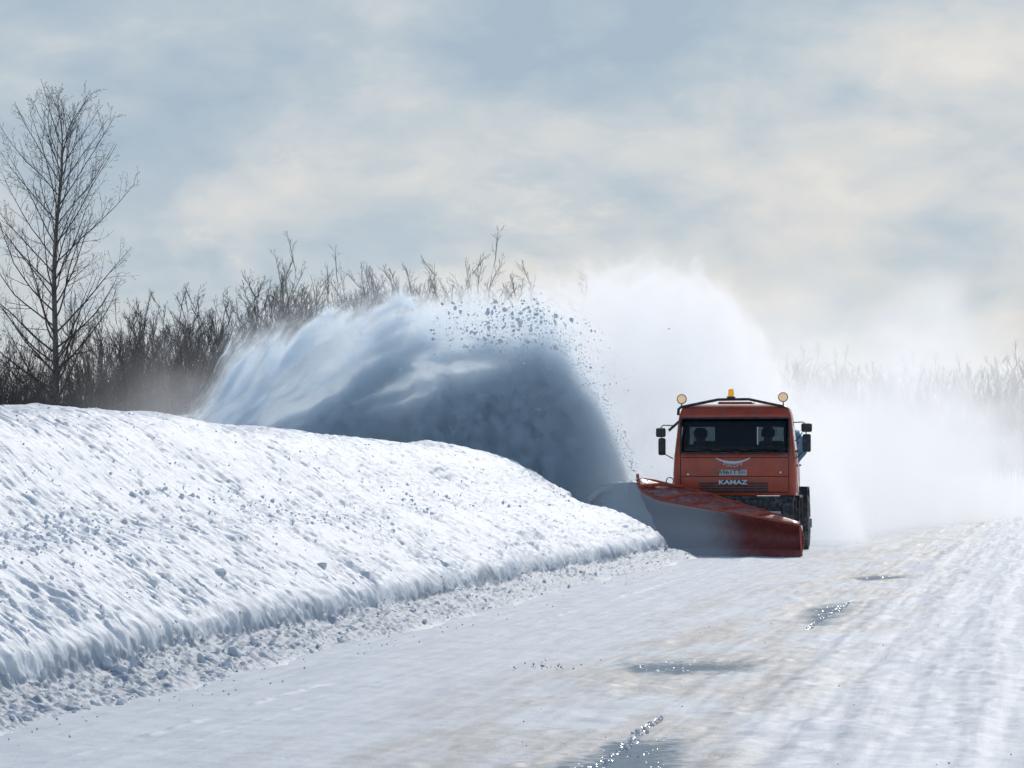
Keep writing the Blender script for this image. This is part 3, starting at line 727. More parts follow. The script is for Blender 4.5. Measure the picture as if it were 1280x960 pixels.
fz_ = t.m('ADD', fz_, t.rng(s3[2], 0.30, 0.0, 0.0, 0.22))
base = t.mix(t.rng(n2, 0.35, 0.7), (0.19, 0.034, 0.026, 1), (0.27, 0.055, 0.042, 1))
base = t.mix(t.m('MULTIPLY', t.rng(fz_, 0.15, 1.0), 0.85), base, (0.44, 0.485, 0.51, 1))
t.put(b.inputs['Base Color'], base); b.inputs['Roughness'].default_value = 0.5; M_blade = m
mb = MB(); rows = []
for k_ in range(13):
    v_ = k_ / 12; row = []
    for a, b_ in zip(botw, lipw):
        p = a.lerp(b_, v_); h_ = (b_.z - a.z)
        row.append(p + ndir * (0.42 * h_ * math.sin(math.pi * v_) ** 0.9))
    rows.append(row)
mb.rings(rows, closed=False, cap=False); fc = mb.build('moldboard', M_blade, plow, smooth='all')
so = fc.modifiers.new('th', 'SOLIDIFY'); so.thickness = 0.03; so.offset = 0
mb = MB(); rows = []
for v_ in (0, 0.12, 0.4, 0.75, 1.0):
    rows.append([a.lerp(b_, v_) + Vector((0, 0, 0.05 * math.sin(math.pi * v_))) for a, b_ in zip(lipw, bakw)])
mb.rings(rows, closed=False, cap=False); M_hood = mat('hood_paint', (0.25, 0.045, 0.03), 0.4, var=0.2, dirt=(0.36, 0.33, 0.34), dirt_amt=0.5); hd = mb.build('top_hood', M_hood, plow, smooth='all'); so = hd.modifiers.new('th', 'SOLIDIFY'); so.thickness = 0.025
mb = MB(); mb.tube(lipw, 0.028, 8); mb.tube(bakw, 0.03, 8); mb.build('edge_tube', M_red, plow, smooth=True)
for u0, u1 in ((1, 6), (5, 10), (9, 14), (13, 18), (18, 21)):
    mb = MB(); mb.tube([lipw[u0] + Vector((0, 0, .01)), lipw[u0].lerp(bakw[u1], 0.5) + Vector((0, 0, 0.065)), bakw[u1] + Vector((0, 0, .02))], 0.038, 6); mb.build('hood_rib', M_red, plow, smooth=True)
mb = MB(); mb.tube([lipw[0] + Vector((0, 0, -.02)), lipw[0] + Vector((0, 0, 0.12))], 0.03, 8); mb.build('marker_post', M_red, plow)
mb = MB(); q = bakw[4]; pr = [q + Vector((0.07 * math.cos(a), 0, 0.07 * math.sin(a) + 0.07)) for a in np.linspace(0, 2 * math.pi, 14)]; mb.tube(pr, 0.011, 6); mb.build('lifting_ring', M_frame, plow)
mb = MB(); a, b_ = lipw[-1], botw[-1]
mb.add([a + Vector((0.0, 0, 0)), b_ + Vector((0.0, 0, -.02)), b_ + Vector((-0.02, 0.55, -.02)), a + Vector((0, 0.62, -0.03)),
        a + Vector((0.03, 0, 0)), b_ + Vector((0.03, 0, -.02)), b_ + Vector((0.01, 0.55, -.02)), a + Vector((0.03, 0.62, -0.03))],
       [(0, 1, 2, 3), (4, 7, 6, 5), (0, 4, 5, 1), (3, 2, 6, 7), (0, 3, 7, 4), (1, 5, 6, 2)]); mb.build('end_plate', M_red, plow)
mb = MB()
for a, b_ in zip(botw[:-1], botw[1:]): mb.rings([[a + Vector((0, -.02, 0.1)), a + Vector((0, .02, 0.1)), a + Vector((0, .02, -.04)), a + Vector((0, -.02, -.04))], [b_ + Vector((0, -.02, 0.1)), b_ + Vector((0, .02, 0.1)), b_ + Vector((0, .02, -.04)), b_ + Vector((0, -.02, -.04))]])
mb.build('cutting_edge', M_blade, plow)
mb = MB()
for x in (-0.45, 0.45): mb.box((x - 0.06, -0.85, 0.45), (x + 0.06, 0.3, 0.6))
mb.box((-0.7, -0.85, 0.35), (0.8, -0.7, 0.65)); mb.tube([(0.0, 0.1, 1.05), (0.0, -0.8, 0.6)], 0.05, 8); mb.build('push_frame', M_frame, plow)

# snow sliding along the blade towards its high end
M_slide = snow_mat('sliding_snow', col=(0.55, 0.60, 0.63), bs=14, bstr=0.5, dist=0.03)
mb = MB(); rows = []
edge_t = [P(738, 628, 79.6) - TO, P(752, 613, 79.6) - TO, P(768, 606, 79.6) - TO, P(792, 603, 79.55) - TO]
NT_ = 26
tops = resamp(edge_t + [l + Vector((0, -0.03, -0.03)) for l in lipw[1:6]], NT_)
bots = resamp([Vector((tops[0].x, -0.4, 0.9)), Vector((tops[4].x, -0.6, 0.6))] + [l + Vector((0, -0.25, 0)) for l in botw[2:6]], NT_)
rnd = random.Random(3)
for k_ in range(14):
    v_ = k_ / 13; row = []
    for i, (a, b_) in enumerate(zip(bots, tops)):
        p = a.lerp(b_, v_); f_ = i / (NT_ - 1)
        dpt = 0.30 * math.sin(math.pi * v_) * (1 - 0.4 * f_)
        p = p + Vector((0, dpt * (0.8 + 0.5 * f_) + 0.05 * float(fbm(np.array([p.x * 3.0]), np.array([p.z * 4.0]), 5, 3)[0]), 0))
        p.y += 0.42 * float(sm(np.array(f_), 0.35, 0.95))          # runs out behind the blade face at the right
        row.append(p)
    rows.append(row)
back = [[p + Vector((0, 0.35, -0.02)) for p in r] for r in rows]
mb.rings(rows, closed=False, cap=False)
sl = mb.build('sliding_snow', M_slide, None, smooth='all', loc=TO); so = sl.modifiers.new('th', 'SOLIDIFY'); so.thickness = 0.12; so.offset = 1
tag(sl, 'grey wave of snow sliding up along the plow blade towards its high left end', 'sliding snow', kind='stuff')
# ------------------------------------------------------------------ driver and passenger (seen dimly through the windshield)
M_skin = mat('skin', (0.42, 0.24, 0.17), 0.6); M_jacket = mat('dark_jacket', (0.025, 0.03, 0.045), 0.85); M_trs = mat('trousers', (0.03, 0.03, 0.035), 0.9); M_cap = mat('knit_cap', (0.02, 0.02, 0.024), 0.9)
def skin_obj(name, chains, mat_, parent=None, sub=2):
    """chains: lists of (point, radius); shared points are merged"""
    vs_, es, rd, key = [], [], [], {}
    for ch in chains:
        pi = None
        for p, r in ch:
            kx = tuple(round(x, 4) for x in p)
            if kx not in key: key[kx] = len(vs_); vs_.append(p); rd.append(r)
            i = key[kx]
            if pi is not None and pi != i: es.append((pi, i))
            pi = i
    me = bpy.data.meshes.new(name); me.from_pydata(vs_, es, []); me.materials.append(mat_)
    o = bpy.data.objects.new(name, me); COL.objects.link(o)
    md = o.modifiers.new('skin', 'SKIN'); md.use_smooth_shade = True
    for i, sv_ in enumerate(me.skin_vertices[0].data): sv_.radius = (rd[i], rd[i]) if not hasattr(rd[i], '__len__') else rd[i]; sv_.use_root = (i == 0)
    s_ = o.modifiers.new('sub', 'SUBSURF'); s_.levels = sub; s_.render_levels = sub
    if parent: o.parent = parent
    return o
def seated(loc, label, grip):
    """local: facing -y, hips at origin height 0"""
    hands = []
    ch = [[((0, 0, 0.08), 0.155), ((0, 0.03, 0.26), 0.145), ((0, 0.03, 0.42), 0.165), ((0, 0.02, 0.53), 0.085), ((0, 0.0, 0.59), 0.065), ((0, -0.02, 0.65), 0.085), ((0, -0.02, 0.75), 0.118), ((0, -0.01, 0.84), 0.10)],
          [((0, -0.02, 0.72), 0.09), ((0, -0.125, 0.715), 0.016)]]
    ch[1][0] = ch[0][5]
    for s in (-1, 1):
        el = (s * 0.29, -0.10 if grip else -0.05, 0.22); ha = (s * 0.17, -0.34, 0.30) if grip else (s * 0.13, -0.30, 0.14)
        ch.append([((0, 0.03, 0.42), 0.165), ((s * 0.19, 0.02, 0.46), 0.075), (el, 0.052), (tuple(Vector(el).lerp(Vector(ha), .85)), 0.032), (ha, 0.036)])
        for k in range(4):
            b0 = Vector(ha) + Vector((s * (0.03 - 0.02 * k), -0.035, 0.01))
            fl = (0.034, 0.040, 0.038, 0.030)[k]
            ch.append([(ha, 0.036), (tuple(b0), 0.0095), (tuple(b0 + Vector((0, -fl, -0.006))), 0.009), (tuple(b0 + Vector((0, -fl * 1.2, -0.035))), 0.008)])
        ch.append([(ha, 0.036), (tuple(Vector(ha) + Vector((-s * 0.035, -0.01, 0.015))), 0.011), (tuple(Vector(ha) + Vector((-s * 0.05, -0.04, 0.01))), 0.009)])
        ch.append([((0, 0, 0.08), 0.155), ((s * 0.11, -0.03, 0.07), 0.095), ((s * 0.16, -0.44, 0.09), 0.065), ((s * 0.16, -0.50, -0.30), 0.045), ((s * 0.16, -0.62, -0.36), 0.035)])
    o = skin_obj('person', ch, M_skin); o.location = TO + Matrix.Rotation(YAWT, 3, 'Z') @ Vector(loc); o.rotation_euler = (0, 0, YAWT)
    jk = [[((0, 0, 0.05), 0.17), ((0, 0.03, 0.26), 0.165), ((0, 0.03, 0.42), 0.185), ((0, 0.02, 0.52), 0.10)]]
    for s in (-1, 1):
        el = (s * 0.29, -0.10 if grip else -0.05, 0.22); ha = (s * 0.17, -0.34, 0.30) if grip else (s * 0.13, -0.30, 0.14)
        jk.append([((0, 0.03, 0.42), 0.185), ((s * 0.19, 0.02, 0.46), 0.092), (el, 0.068), (tuple(Vector(el).lerp(Vector(ha), .8)), 0.05)])
    skin_obj('jacket', jk, M_jacket, o)
    skin_obj('trousers', [[((0, 0, 0.06), 0.165)] + [((s * 0.11, -0.03, 0.07), 0.105), ((s * 0.16, -0.44, 0.09), 0.08), ((s * 0.16, -0.50, -0.27), 0.06)] for s in (-1, 1)], M_trs, o)
    mb = MB(); mb.lathe([(0.125, -0.05), (0.138, 0.03), (0.132, 0.08), (0.09, 0.13), (0.0, 0.15)], (0, -0.008, 0.775), 'z', 18); mb.build('hat', M_cap, o, smooth=True)
    tag(o, label, 'person')
    return o
seated((0.60, 1.10, 1.58), 'driver in a dark jacket behind the steering wheel in the truck cab', True)
seated((-0.74, 1.10, 1.56), 'dark silhouette of the passenger in the seat beside the driver', False)
# ------------------------------------------------------------------ bare trees and brush
M_bark = mat('grey_bark', (0.15, 0.135, 0.125), 0.9, var=0.3, vscale=2.0)
M_twig = mat('twig_bark', (0.105, 0.085, 0.075), 0.9, var=0.25, vscale=1.0)
M_trunk = mat('poplar_bark', (0.20, 0.18, 0.155), 0.9, var=0.35, vscale=1.5)
def branch(rnd, p, d, length, nseg, wob, up):
    pts = [p.copy()]
    for i in range(nseg):
        d = (d + Vector((rnd.gauss(0, wob), rnd.gauss(0, wob), rnd.gauss(0, wob) + up))).normalized()
        p = p + d * (length / nseg); pts.append(p.copy())
    return pts
def lerp_pts(pts, u):
    k = u * (len(pts) - 1); i = min(int(k), len(pts) - 2); return pts[i].lerp(pts[i + 1], k - i), (pts[i + 1] - pts[i]).normalized()
def side(rnd, d, ang):
    a = d.orthogonal().normalized(); b_ = d.cross(a); q = rnd.uniform(0, 2 * math.pi)
    return (d * math.cos(ang) + (a * math.cos(q) + b_ * math.sin(q)) * math.sin(ang)).normalized()

def grow(rnd, mb, pts, r0, r1, level, spec):
    n_ = len(pts); mb.tube(pts, [max(0.0032, r0 + (r1 - r0) * i / (n_ - 1)) for i in range(n_)], 5 if r0 > 0.03 else 3, cap=False)
    if level >= len(spec): return
    cnt, lmin, lmax, ang, wob, up, u0 = spec[level]
    L_ = sum((pts[i + 1] - pts[i]).length for i in range(n_ - 1))
    for k in range(max(2, int(cnt * rnd.uniform(0.8, 1.2)))):
        u_ = u0 + (1 - u0) * (k + rnd.random()) / cnt; u_ = min(u_, 0.98)
        p, d = lerp_pts(pts, u_); ln = L_ * rnd.uniform(lmin, lmax) * (1.12 - 0.62 * u_)
        rr = (r0 + (r1 - r0) * u_) * 0.55
        grow(rnd, mb, branch(rnd, p, side(rnd, d, R(ang) * rnd.uniform(0.7, 1.3)), ln, 4 if level else 5, wob, up), rr, rr * 0.3, level + 1, spec)

# --- the tall lone tree on the left
rnd = random.Random(12)
base = P(71, 520, 118.0); base.z = 0.1
H_t = (P(72, 150, 118.0).z - base.z)
tall = empty('bare_tree', base)
tag(tall, 'tall leafless tree with one straight trunk standing above the brush at far left', 'tree')
tr_pts = [Vector((0.0, 0, 0))]
for i in range(1, 17): tr_pts.append(Vector((0.16 * math.sin(i * 0.55) * i / 16 + 0.02 * i / 16, 0.12 * math.cos(i * 0.8) - 0.12, H_t * i / 16)))
mb = MB(); mb.tube(tr_pts, [0.118 * (1 - i / 16) ** 0.75 + 0.009 for i in range(17)], 9); mb.build('trunk', M_trunk, tall, smooth=True)
mb = MB()
spec = [(9, 0.24, 0.46, 36, 0.10, 0.06, 0.14), (5, 0.24, 0.44, 38, 0.15, 0.05, 0.15), (2, 0.3, 0.6, 42, 0.2, 0.03, 0.2)]
NP = 58
for k in range(NP):
    u_ = 0.27 + 0.71 * (k / NP) ** 0.96 + rnd.uniform(-0.008, 0.008)
    p, d = lerp_pts(tr_pts, u_)
    q = (k * 2.4 + rnd.uniform(-0.5, 0.5)); ang = R(74 - 44 * u_ + rnd.uniform(-7, 7))
    dd = (Vector((0, 0, 1)) * math.cos(ang) + Vector((math.cos(q), math.sin(q), 0)) * math.sin(ang)).normalized()
    reach = {0: 4.3}.get(-1, None)
    ln = float(np.interp(u_, [0.2, 0.3, 0.42, 0.6, 0.78, 0.92, 1.0], [2.8, 3.6, 4.0, 3.9, 3.5, 2.5, 1.0])) * rnd.uniform(0.78, 1.0)
    grow(rnd, mb, branch(rnd, p, dd, ln, 8, 0.075, 0.055), float(np.interp(u_, [0.2, 1], [0.040, 0.014])), 0.006, 0, spec)
# buds at the twig ends read as a faint bead along the outline
mb.build('crown', M_twig, tall)

# --- multi-stemmed saplings
def sapling(seed, h, nst, spread, dens):
    rnd = random.Random(seed); st = MB(); cr = MB()
    for k in range(nst):
        a = rnd.uniform(0, 2 * math.pi); lean = rnd.uniform(0.02, spread)
        d = Vector((math.cos(a) * lean, math.sin(a) * lean, 1)).normalized()
        pts = branch(rnd, Vector((math.cos(a) * 0.15, math.sin(a) * 0.15, 0)), d, h * rnd.uniform(0.72, 1.0), 10, 0.085, 0.012)
        r0 = rnd.uniform(0.014, 0.027); st.tube(pts, [r0 * (1 - 0.90 * i / 10) for i in range(11)], 5, cap=False)
        for j in range(dens):
            u_ = 0.18 + 0.8 * (j + rnd.random()) / dens; p, dd = lerp_pts(pts, min(u_, .98))
            ln = h * rnd.uniform(0.12, 0.30) * (1.15 - 0.7 * u_)
            grow(rnd, cr, branch(rnd, p, side(rnd, dd, R(rnd.uniform(18, 40))), ln, 5, 0.11, 0.10), 0.011, 0.0045, 0, [(7, 0.3, 0.6, 32, 0.16, 0.08, 0.2), (3, 0.3, 0.6, 38, 0.2, 0.05, 0.2)])
    root = empty('bare_sapling'); st.build('stem', M_bark, root); cr.build('twigs', M_twig, root)
    return root, h
protos = [sapling(100 + i, h, ns, sp, dn) for i, (h, ns, sp, dn) in enumerate(((6.0, 8, 0.26, 10), (6.4, 6, 0.20, 12), (5.4, 9, 0.32, 10), (6.2, 5, 0.16, 13), (5.0, 9, 0.38, 10), (6.6, 7, 0.24, 12)))]
used = set()
def place(i, x, y, z, s, rz, label, group):
    root, h = protos[i]
    if i in used:
        r = root.copy(); COL.objects.link(r)
        for ch in root.children:
            c_ = ch.copy(); COL.objects.link(c_); c_.parent = r
    else: r = root; used.add(i)
    r.location = (x, y, z); r.scale = (s, s, s); r.rotation_euler = (0, 0, rz)
    tag(r, label, 'sapling', group)
    return r
rnd = random.Random(77)
def topline(px):                 # pixel row reached by the brush
    return float(np.interp(px, [-40, 0, 60, 110, 150, 190, 235, 270, 300, 340, 370, 420, 450, 480, 520, 545, 560, 600, 645], [395, 398, 402, 372, 356, 372, 345, 368, 348, 322, 332, 350, 328, 312, 318, 390, 312, 330, 352]))
N1 = 104
for k in range(N1):
    px = -30 + 590 * (k + rnd.uniform(-0.3, 0.3)) / N1; Y = rnd.uniform(108, 150)
    if 528 < px < 556: continue
    i = rnd.randrange(6); x = P(px, 590, Y).x
    want = P(px, topline(px) + abs(rnd.gauss(0, 36)), Y).z - 0.1
    place(i, x, Y, 0.0, want / protos[i][1] * 1.0, rnd.uniform(0, 6.28), 'one of the many bare grey saplings packed in the dark thicket behind the snowbank', 'saplings of the thicket')
# stand-outs along the top line
for px, py, i, Y, lb in ((232, 340, 3, 104, 'slender bare sapling rising just left of the curl of the snow plume'), (337, 318, 1, 106, 'bare sapling with dark upright stems above the left part of the plume'),
                         (370, 322, 5, 107, 'dense bare sapling in the middle of the row above the plume'), (150, 352, 2, 130, 'rounded bare tree just right of the tall tree trunk'),
                         (488, 308, 0, 118, 'bare sapling reaching highest where the plume begins to hide the brush'), (516, 312, 3, 118, 'thin bare sapling at the right end of the dark brush row')):
    x = P(px, 590, Y).x; place(i, x, Y, 0.0, (P(px, py, Y).z) / protos[i][1], rnd.uniform(0, 6.28), lb, None)
for px, py, i, Y, lb in ((567, 306, 5, 122, 'bare sapling alone left of the flying snow lumps, fading in the powder'), (592, 316, 1, 120, 'bare sapling with forked stems right behind the thrown snow lumps'), (618, 330, 4, 121, 'bare sapling leaning right at the end of the row, behind the snow lumps')):
    x = P(px, 590, Y).x; place(i, x, Y, 0.0, (P(px, py, Y).z) / protos[i][1], rnd.uniform(0, 6.28), lb, None)

# --- undergrowth: thousands of thin stems
rnd = random.Random(5); mb = MB()
for k in range(11000):
    Y = rnd.uniform(104, 165); px = rnd.uniform(-60, 575); x = P(px, 590, Y).x
    h_ = rnd.uniform(1.6, 4.3) * float(np.interp(px, [0, 100, 250, 560], [1.08, 0.95, 0.9, 0.95]))
    p = Vector((x, Y, 0.0)); pts = branch(rnd, p, Vector((rnd.gauss(0, .2), rnd.gauss(0, .2), 1)).normalized(), h_, 3, 0.13, 0.0)
    mb.tube(pts, [0.02, 0.016, 0.012, 0.006], 3, cap=False)
    for j in range(3):
        q, d = lerp_pts(pts, rnd.uniform(0.3, 0.95)); b2 = branch(rnd, q, side(rnd, d, R(40)), h_ * rnd.uniform(.15, .35), 2, 0.15, 0.05); mb.tube(b2, [0.009, 0.007, 0.005], 3, cap=False)
o = mb.build('thicket', M_twig); tag(o, 'dark tangle of leafless undergrowth along the foot of the trees behind the snowbank', 'undergrowth', kind='stuff')

# --- far trees half lost in the blown snow on the right
rnd = random.Random(31)
for k in range(46):
    px = 950 + 350 * (k + rnd.uniform(-0.4, 0.4)) / 46; Y = rnd.uniform(196, 225)
    i = rnd.randrange(6); x = P(px, 590, Y).x
    py = float(np.interp(px, [950, 1000, 1030, 1070, 1130, 1180, 1230, 1270, 1300], [450, 436, 447, 432, 452, 450, 440, 430, 428])) + rnd.uniform(0, 16)
    place(i, x, Y, -0.1, P(px, py, Y).z / protos[i][1], rnd.uniform(0, 6.28), 'one of the faint far trees half lost in blown snow on the right', 'far trees beyond the road')

# ------------------------------------------------------------------ lumps of snow
def lump_mesh(seed, name='snow_lump', rough=0.35):
    bm = bmesh.new(); bmesh.ops.create_icosphere(bm, subdivisions=2, radius=1.0); r_ = random.Random(seed)
    sx_, sy_, sz_ = r_.uniform(.7, 1.2), r_.uniform(.6, 1.0), r_.uniform(.5, .95)
    cutp = [(Vector((r_.gauss(0, 1), r_.gauss(0, 1), r_.gauss(0, 1))).normalized(), r_.uniform(.55, .85)) for _ in range(7)]
    for v in bm.verts:
        n_ = v.co.normalized(); q = 1 + rough * (float(fbm(np.array([n_.x * 1.7 + seed]), np.array([n_.y * 1.7 + n_.z * 2.3]), seed, 3)[0]))
        v.co = n_ * q
        for cn, cd_ in cutp:
            e_ = v.co.dot(cn) - cd_
            if e_ > 0: v.co -= cn * e_ * 0.9
        v.co = Vector((v.co.x * sx_, v.co.y * sy_, v.co.z * sz_))
    me = bpy.data.meshes.new(name); bm.to_mesh(me); bm.free(); me.materials.append(M_lump); return me
LM = [lump_mesh(i) for i in range(7)]
rnd = random.Random(9)
def lump(px, py, Y, rad, label, group, z=None):
    o = bpy.data.objects.new('snow_lump', LM[rnd.randrange(7)]); COL.objects.link(o); p = P(px, py, Y)
    o.location = p; o.scale = (rad * rnd.uniform(.8, 1.2), rad, rad * rnd.uniform(.8, 1.25)); o.rotation_euler = (rnd.uniform(0, 6), rnd.uniform(0, 6), rnd.uniform(0, 6))
    tag(o, label, 'snow lump', group); return o
FLY = 'lumps of snow flying above the plume'
for px, py, r_, lb in ((569, 385, 0.062, 'largest flying snow lump, left of the swarm above the plume'), (566, 379, 0.045, 'snow lump touching the largest one in the air'), (553, 380, 0.045, 'round snow lump flying just left of the largest one'),
                       (619, 377, 0.05, 'snow lump flying alone between the sapling tips and the swarm'), (610, 387, 0.045, 'snow lump flying below the lone one over the plume'), (561, 391, 0.04, 'snow lump flying just below the largest one'),
                       (501, 461, 0.04, 'lone snow lump low over the left part of the plume')):
    lump(px, py, 79.5, r_, lb, FLY)
for k in range(285):
    if k < 170: px, py = rnd.gauss(640, 32), rnd.gauss(402, 20)
    elif k < 235: px, py = rnd.gauss(600, 34), rnd.gauss(416, 13)
    else:
        u_ = rnd.random(); px = 660 + 120 * u_ + rnd.gauss(0, 14); py = 385 + 100 * u_ ** 1.4 + rnd.gauss(0, 14)
    if py < 366 + max(0, (610 - px)) * 0.1 or px < 535: continue
    rr = min(0.06, 0.014 + rnd.expovariate(1 / 0.012)) * (0.75 if k >= 235 else 1.0)
    lump(px, py, rnd.uniform(78.2, 80.5), rr, 'one of the small snow lumps in the swarm flying over the crest of the plume', FLY)

# fine spray of tiny crumbs over the crest and down the right edge of the arch
SM0 = [(1, 0, 0), (-1, 0, 0), (0, 1, 0), (0, -1, 0), (0, 0, 1), (0, 0, -1)]; SMF = [(0, 2, 4), (2, 1, 4), (1, 3, 4), (3, 0, 4), (2, 0, 5), (1, 2, 5), (3, 1, 5), (0, 3, 5)]
mb = MB()
for k in range(4800):
    if k < 1300:
        px, py = rnd.gauss(640, 55), rnd.gauss(412, 24)
        if py < 372 or px < 500: continue
    elif k >= 2600:
        px = rnd.uniform(300, 790); tp = float(np.interp(px, [262, 305, 350, 430, 500, 660, 700, 738, 775, 800], [510, 432, 425, 402, 385, 388, 402, 445, 510, 600]))
        py = tp + abs(rnd.gauss(0, 55)) + rnd.gauss(0, 6)
        if py > 600: continue
    else:
        u_ = rnd.random() ** 0.8; px = 655 + 145 * u_ + rnd.gauss(0, 13 - 8 * u_); py = 388 + 215 * u_ ** 1.5 + rnd.gauss(0, 16 - 10 * u_)
    p = P(px, py, rnd.uniform(78.4, 80.6)); r_ = min(0.02, 0.004 + rnd.expovariate(1 / 0.0045)) * (0.6 if k >= 2600 else 1.0)
    rot = Matrix.Rotation(rnd.uniform(0, 6.28), 3, 'Z') @ Matrix.Rotation(rnd.uniform(0, 6.28), 3, 'X')
    mb.add([tuple(p + rot @ (Vector(v) * r_ * rnd.uniform(.6, 1.4))) for v in SM0], SMF)
o = mb.build('flying_crumbs', M_lump); tag(o, 'fine spray of tiny snow crumbs along the crest and right edge of the plume', 'snow crumbs', kind='stuff')

# crumbs and blocks lying on the bank and at its foot
def surf(Y, s_):
    """a point of the bank surface"""
    i = int(np.clip(np.searchsorted(by, Y), 1, len(by) - 1)); j = int(np.clip(np.searchsorted(smp, s_), 1, len(smp) - 1))
    return Vector((BX[i, j], BY[i, j], BZ[i, j]))
rnd = random.Random(21); crumb_v, crumb_f = [], []
def add_crumb(p, r_):
    me_ = LM[rnd.randrange(7)]; rot = Matrix.Rotation(rnd.uniform(0, 6.28), 3, 'Z') @ Matrix.Rotation(rnd.uniform(0, 6.28), 3, 'X'); o_ = len(crumb_v)
    for v in SMALL[0]: crumb_v.append(tuple(p + rot @ (Vector(v) * r_ * rnd.uniform(.75, 1.2))))
    for f_ in SMALL[1]: crumb_f.append(tuple(i + o_ for i in f_))
bm = bmesh.new(); bmesh.ops.create_icosphere(bm, subdivisions=1, radius=1.0); SMALL = ([tuple(v.co) for v in bm.verts], [tuple(v.index for v in f_.verts) for f_ in bm.faces]); bm.free()
sb = float(seg[10])
for k in range(4300):
    Y = 1 / rnd.uniform(1 / 78.0, 1 / 22.0); z_ = rnd.random()
    if z_ < 0.50: s_ = sb + rnd.gauss(-0.05, 0.24) + 0.25 * math.sin(Y * 0.35); r_ = 0.006 + min(0.024, rnd.expovariate(1 / 0.007))
    elif z_ < 0.75: s_ = rnd.uniform(sled, float(S1)); r_ = rnd.uniform(.006, .015)
    else: s_ = rnd.uniform(0.42, sled - 0.2); r_ = min(0.06, 0.004 + rnd.expovariate(1 / 0.007))
    if s_ < 0.4: continue
    if z_ < 0.50 and float(fbm(np.array([Y / 2.2]), np.array([s_ * 2.0]), 77, 2)[0]) < -0.05: continue
    add_crumb(surf(Y, s_) + Vector((0, 0, r_ * 0.3)), r_)
for k in range(90):
    Y = 1 / rnd.uniform(1 / 70.0, 1 / 21.0); X_ = -6.35 + abs(rnd.gauss(0, 0.35)); r_ = rnd.uniform(.004, .012); add_crumb(Vector((X_, Y, 0.01)), r_)
mb = MB(); mb.add(crumb_v, crumb_f); o = mb.build('snow_crumbs', M_lump); tag(o, 'small crumbs of snow strewn over the snowbank slope and its foot', 'snow crumbs', kind='stuff')
BL = [(150, 838, 0.085, 'biggest block of snow at the foot of the bank, lower left'), (131, 833, 0.055, 'round snow block left of the biggest one at the bank foot'), (168, 831, 0.04, 'round snow block right of the biggest one at the bank foot'),
      (203, 843, 0.045, 'snow block lying on the rubble right of the three blocks'), (252, 826, 0.04, 'snow block in the rubble between the ledge and the road'), (293, 818, 0.05, 'snow block below the ledge, left of the middle'), (192, 729, 0.045, 'snow lump stuck on the slope above the ledge'), (276, 717, 0.045, 'snow lump lying on the slope right of the other'), (402, 707, 0.035, 'small snow lump low on the slope near its middle')]
for px, py, r_, lb in BL:
    # march the pixel ray to the bank surface
    d_ = P(px, py, 100.0) - Vector((0, 0, CAM_H)); best = None
    for Y in np.arange(22, 60, 0.05):
        p = Vector((0, 0, CAM_H)) + d_ * (Y / d_.y); i = int(np.searchsorted(by, Y))
        xs_ = BX[i, ::-1]; zz_ = float(np.interp(p.x, xs_, BZ[i, ::-1]))
        if p.z <= zz_ + 0.3 * r_: best = (p, Y); break
    if best:
        o = lump(px, py, best[1], r_ * best[1] / 30.0 * 1.15, lb, 'snow blocks fallen off the bank')
def plate(mb, p, r_):
    """a flat sliver of clear ice; each is turned midway between sun and camera so that it glints"""
    tc_ = (Vector((0, 0, CAM_H)) - p).normalized(); nn_ = (SDIR + tc_).normalized()
    nn_ = (nn_ + Vector((rnd.gauss(0, .06), rnd.gauss(0, .06), rnd.gauss(0, .06)))).normalized(); a = nn_.orthogonal().normalized(); b_ = nn_.cross(a)
    n_ = 6; ph = rnd.uniform(0, 6.28); el_ = rnd.uniform(.5, 1)
    top_ = [p + (a * math.cos(ph + 6.283 * j / n_) + b_ * math.sin(ph + 6.283 * j / n_) * el_) * r_ * rnd.uniform(.8, 1.2) for j in range(n_)]
    mb.rings([[q - nn_ * r_ * .25 for q in top_], top_])
# ice rims of the cracks in the road
for q, lb in (([(738, 962), (768, 945), (790, 925), (806, 910), (826, 900)], 'glinting ragged rim of ice across the lower puddle'), ([(1008, 788), (1024, 776), (1040, 766), (1056, 758), (1066, 752)], 'glinting thin rim of ice beside the small wet patch')):
    mb = MB(); pts = resamp([G(*p) for p in q], 46)
    for i, p in enumerate(pts):
        for _ in range(2):
            r_ = rnd.uniform(.004, .012) * (1.0 if rnd.random() < .85 else 1.7)
            rot = Matrix.Rotation(rnd.uniform(0, 6.28), 3, 'Z') @ Matrix.Rotation(rnd.uniform(0, 6.28), 3, 'X'); c_ = p + Vector((rnd.gauss(0, .018), rnd.gauss(0, .12), r_ * 0.3))
            mb.add([tuple(c_ + rot @ (Vector(v) * r_ * rnd.uniform(.6, 1.3))) for v in SMALL[0]], SMALL[1])
    for i, p in enumerate(pts):
        for _ in range(1): plate(mb, p + Vector((rnd.gauss(0, .02), rnd.gauss(0, .12), .012)), rnd.uniform(.002, .006))  # added glint plates along the rim
    M_ice = bpy.data.materials.get('rim_ice') or mat('rim_ice', (0.72, 0.73, 0.74), 0.22, spec=1.0)
    o = mb.build('ice_rim', M_ice); tag(o, lb, 'ice rim', kind='stuff')
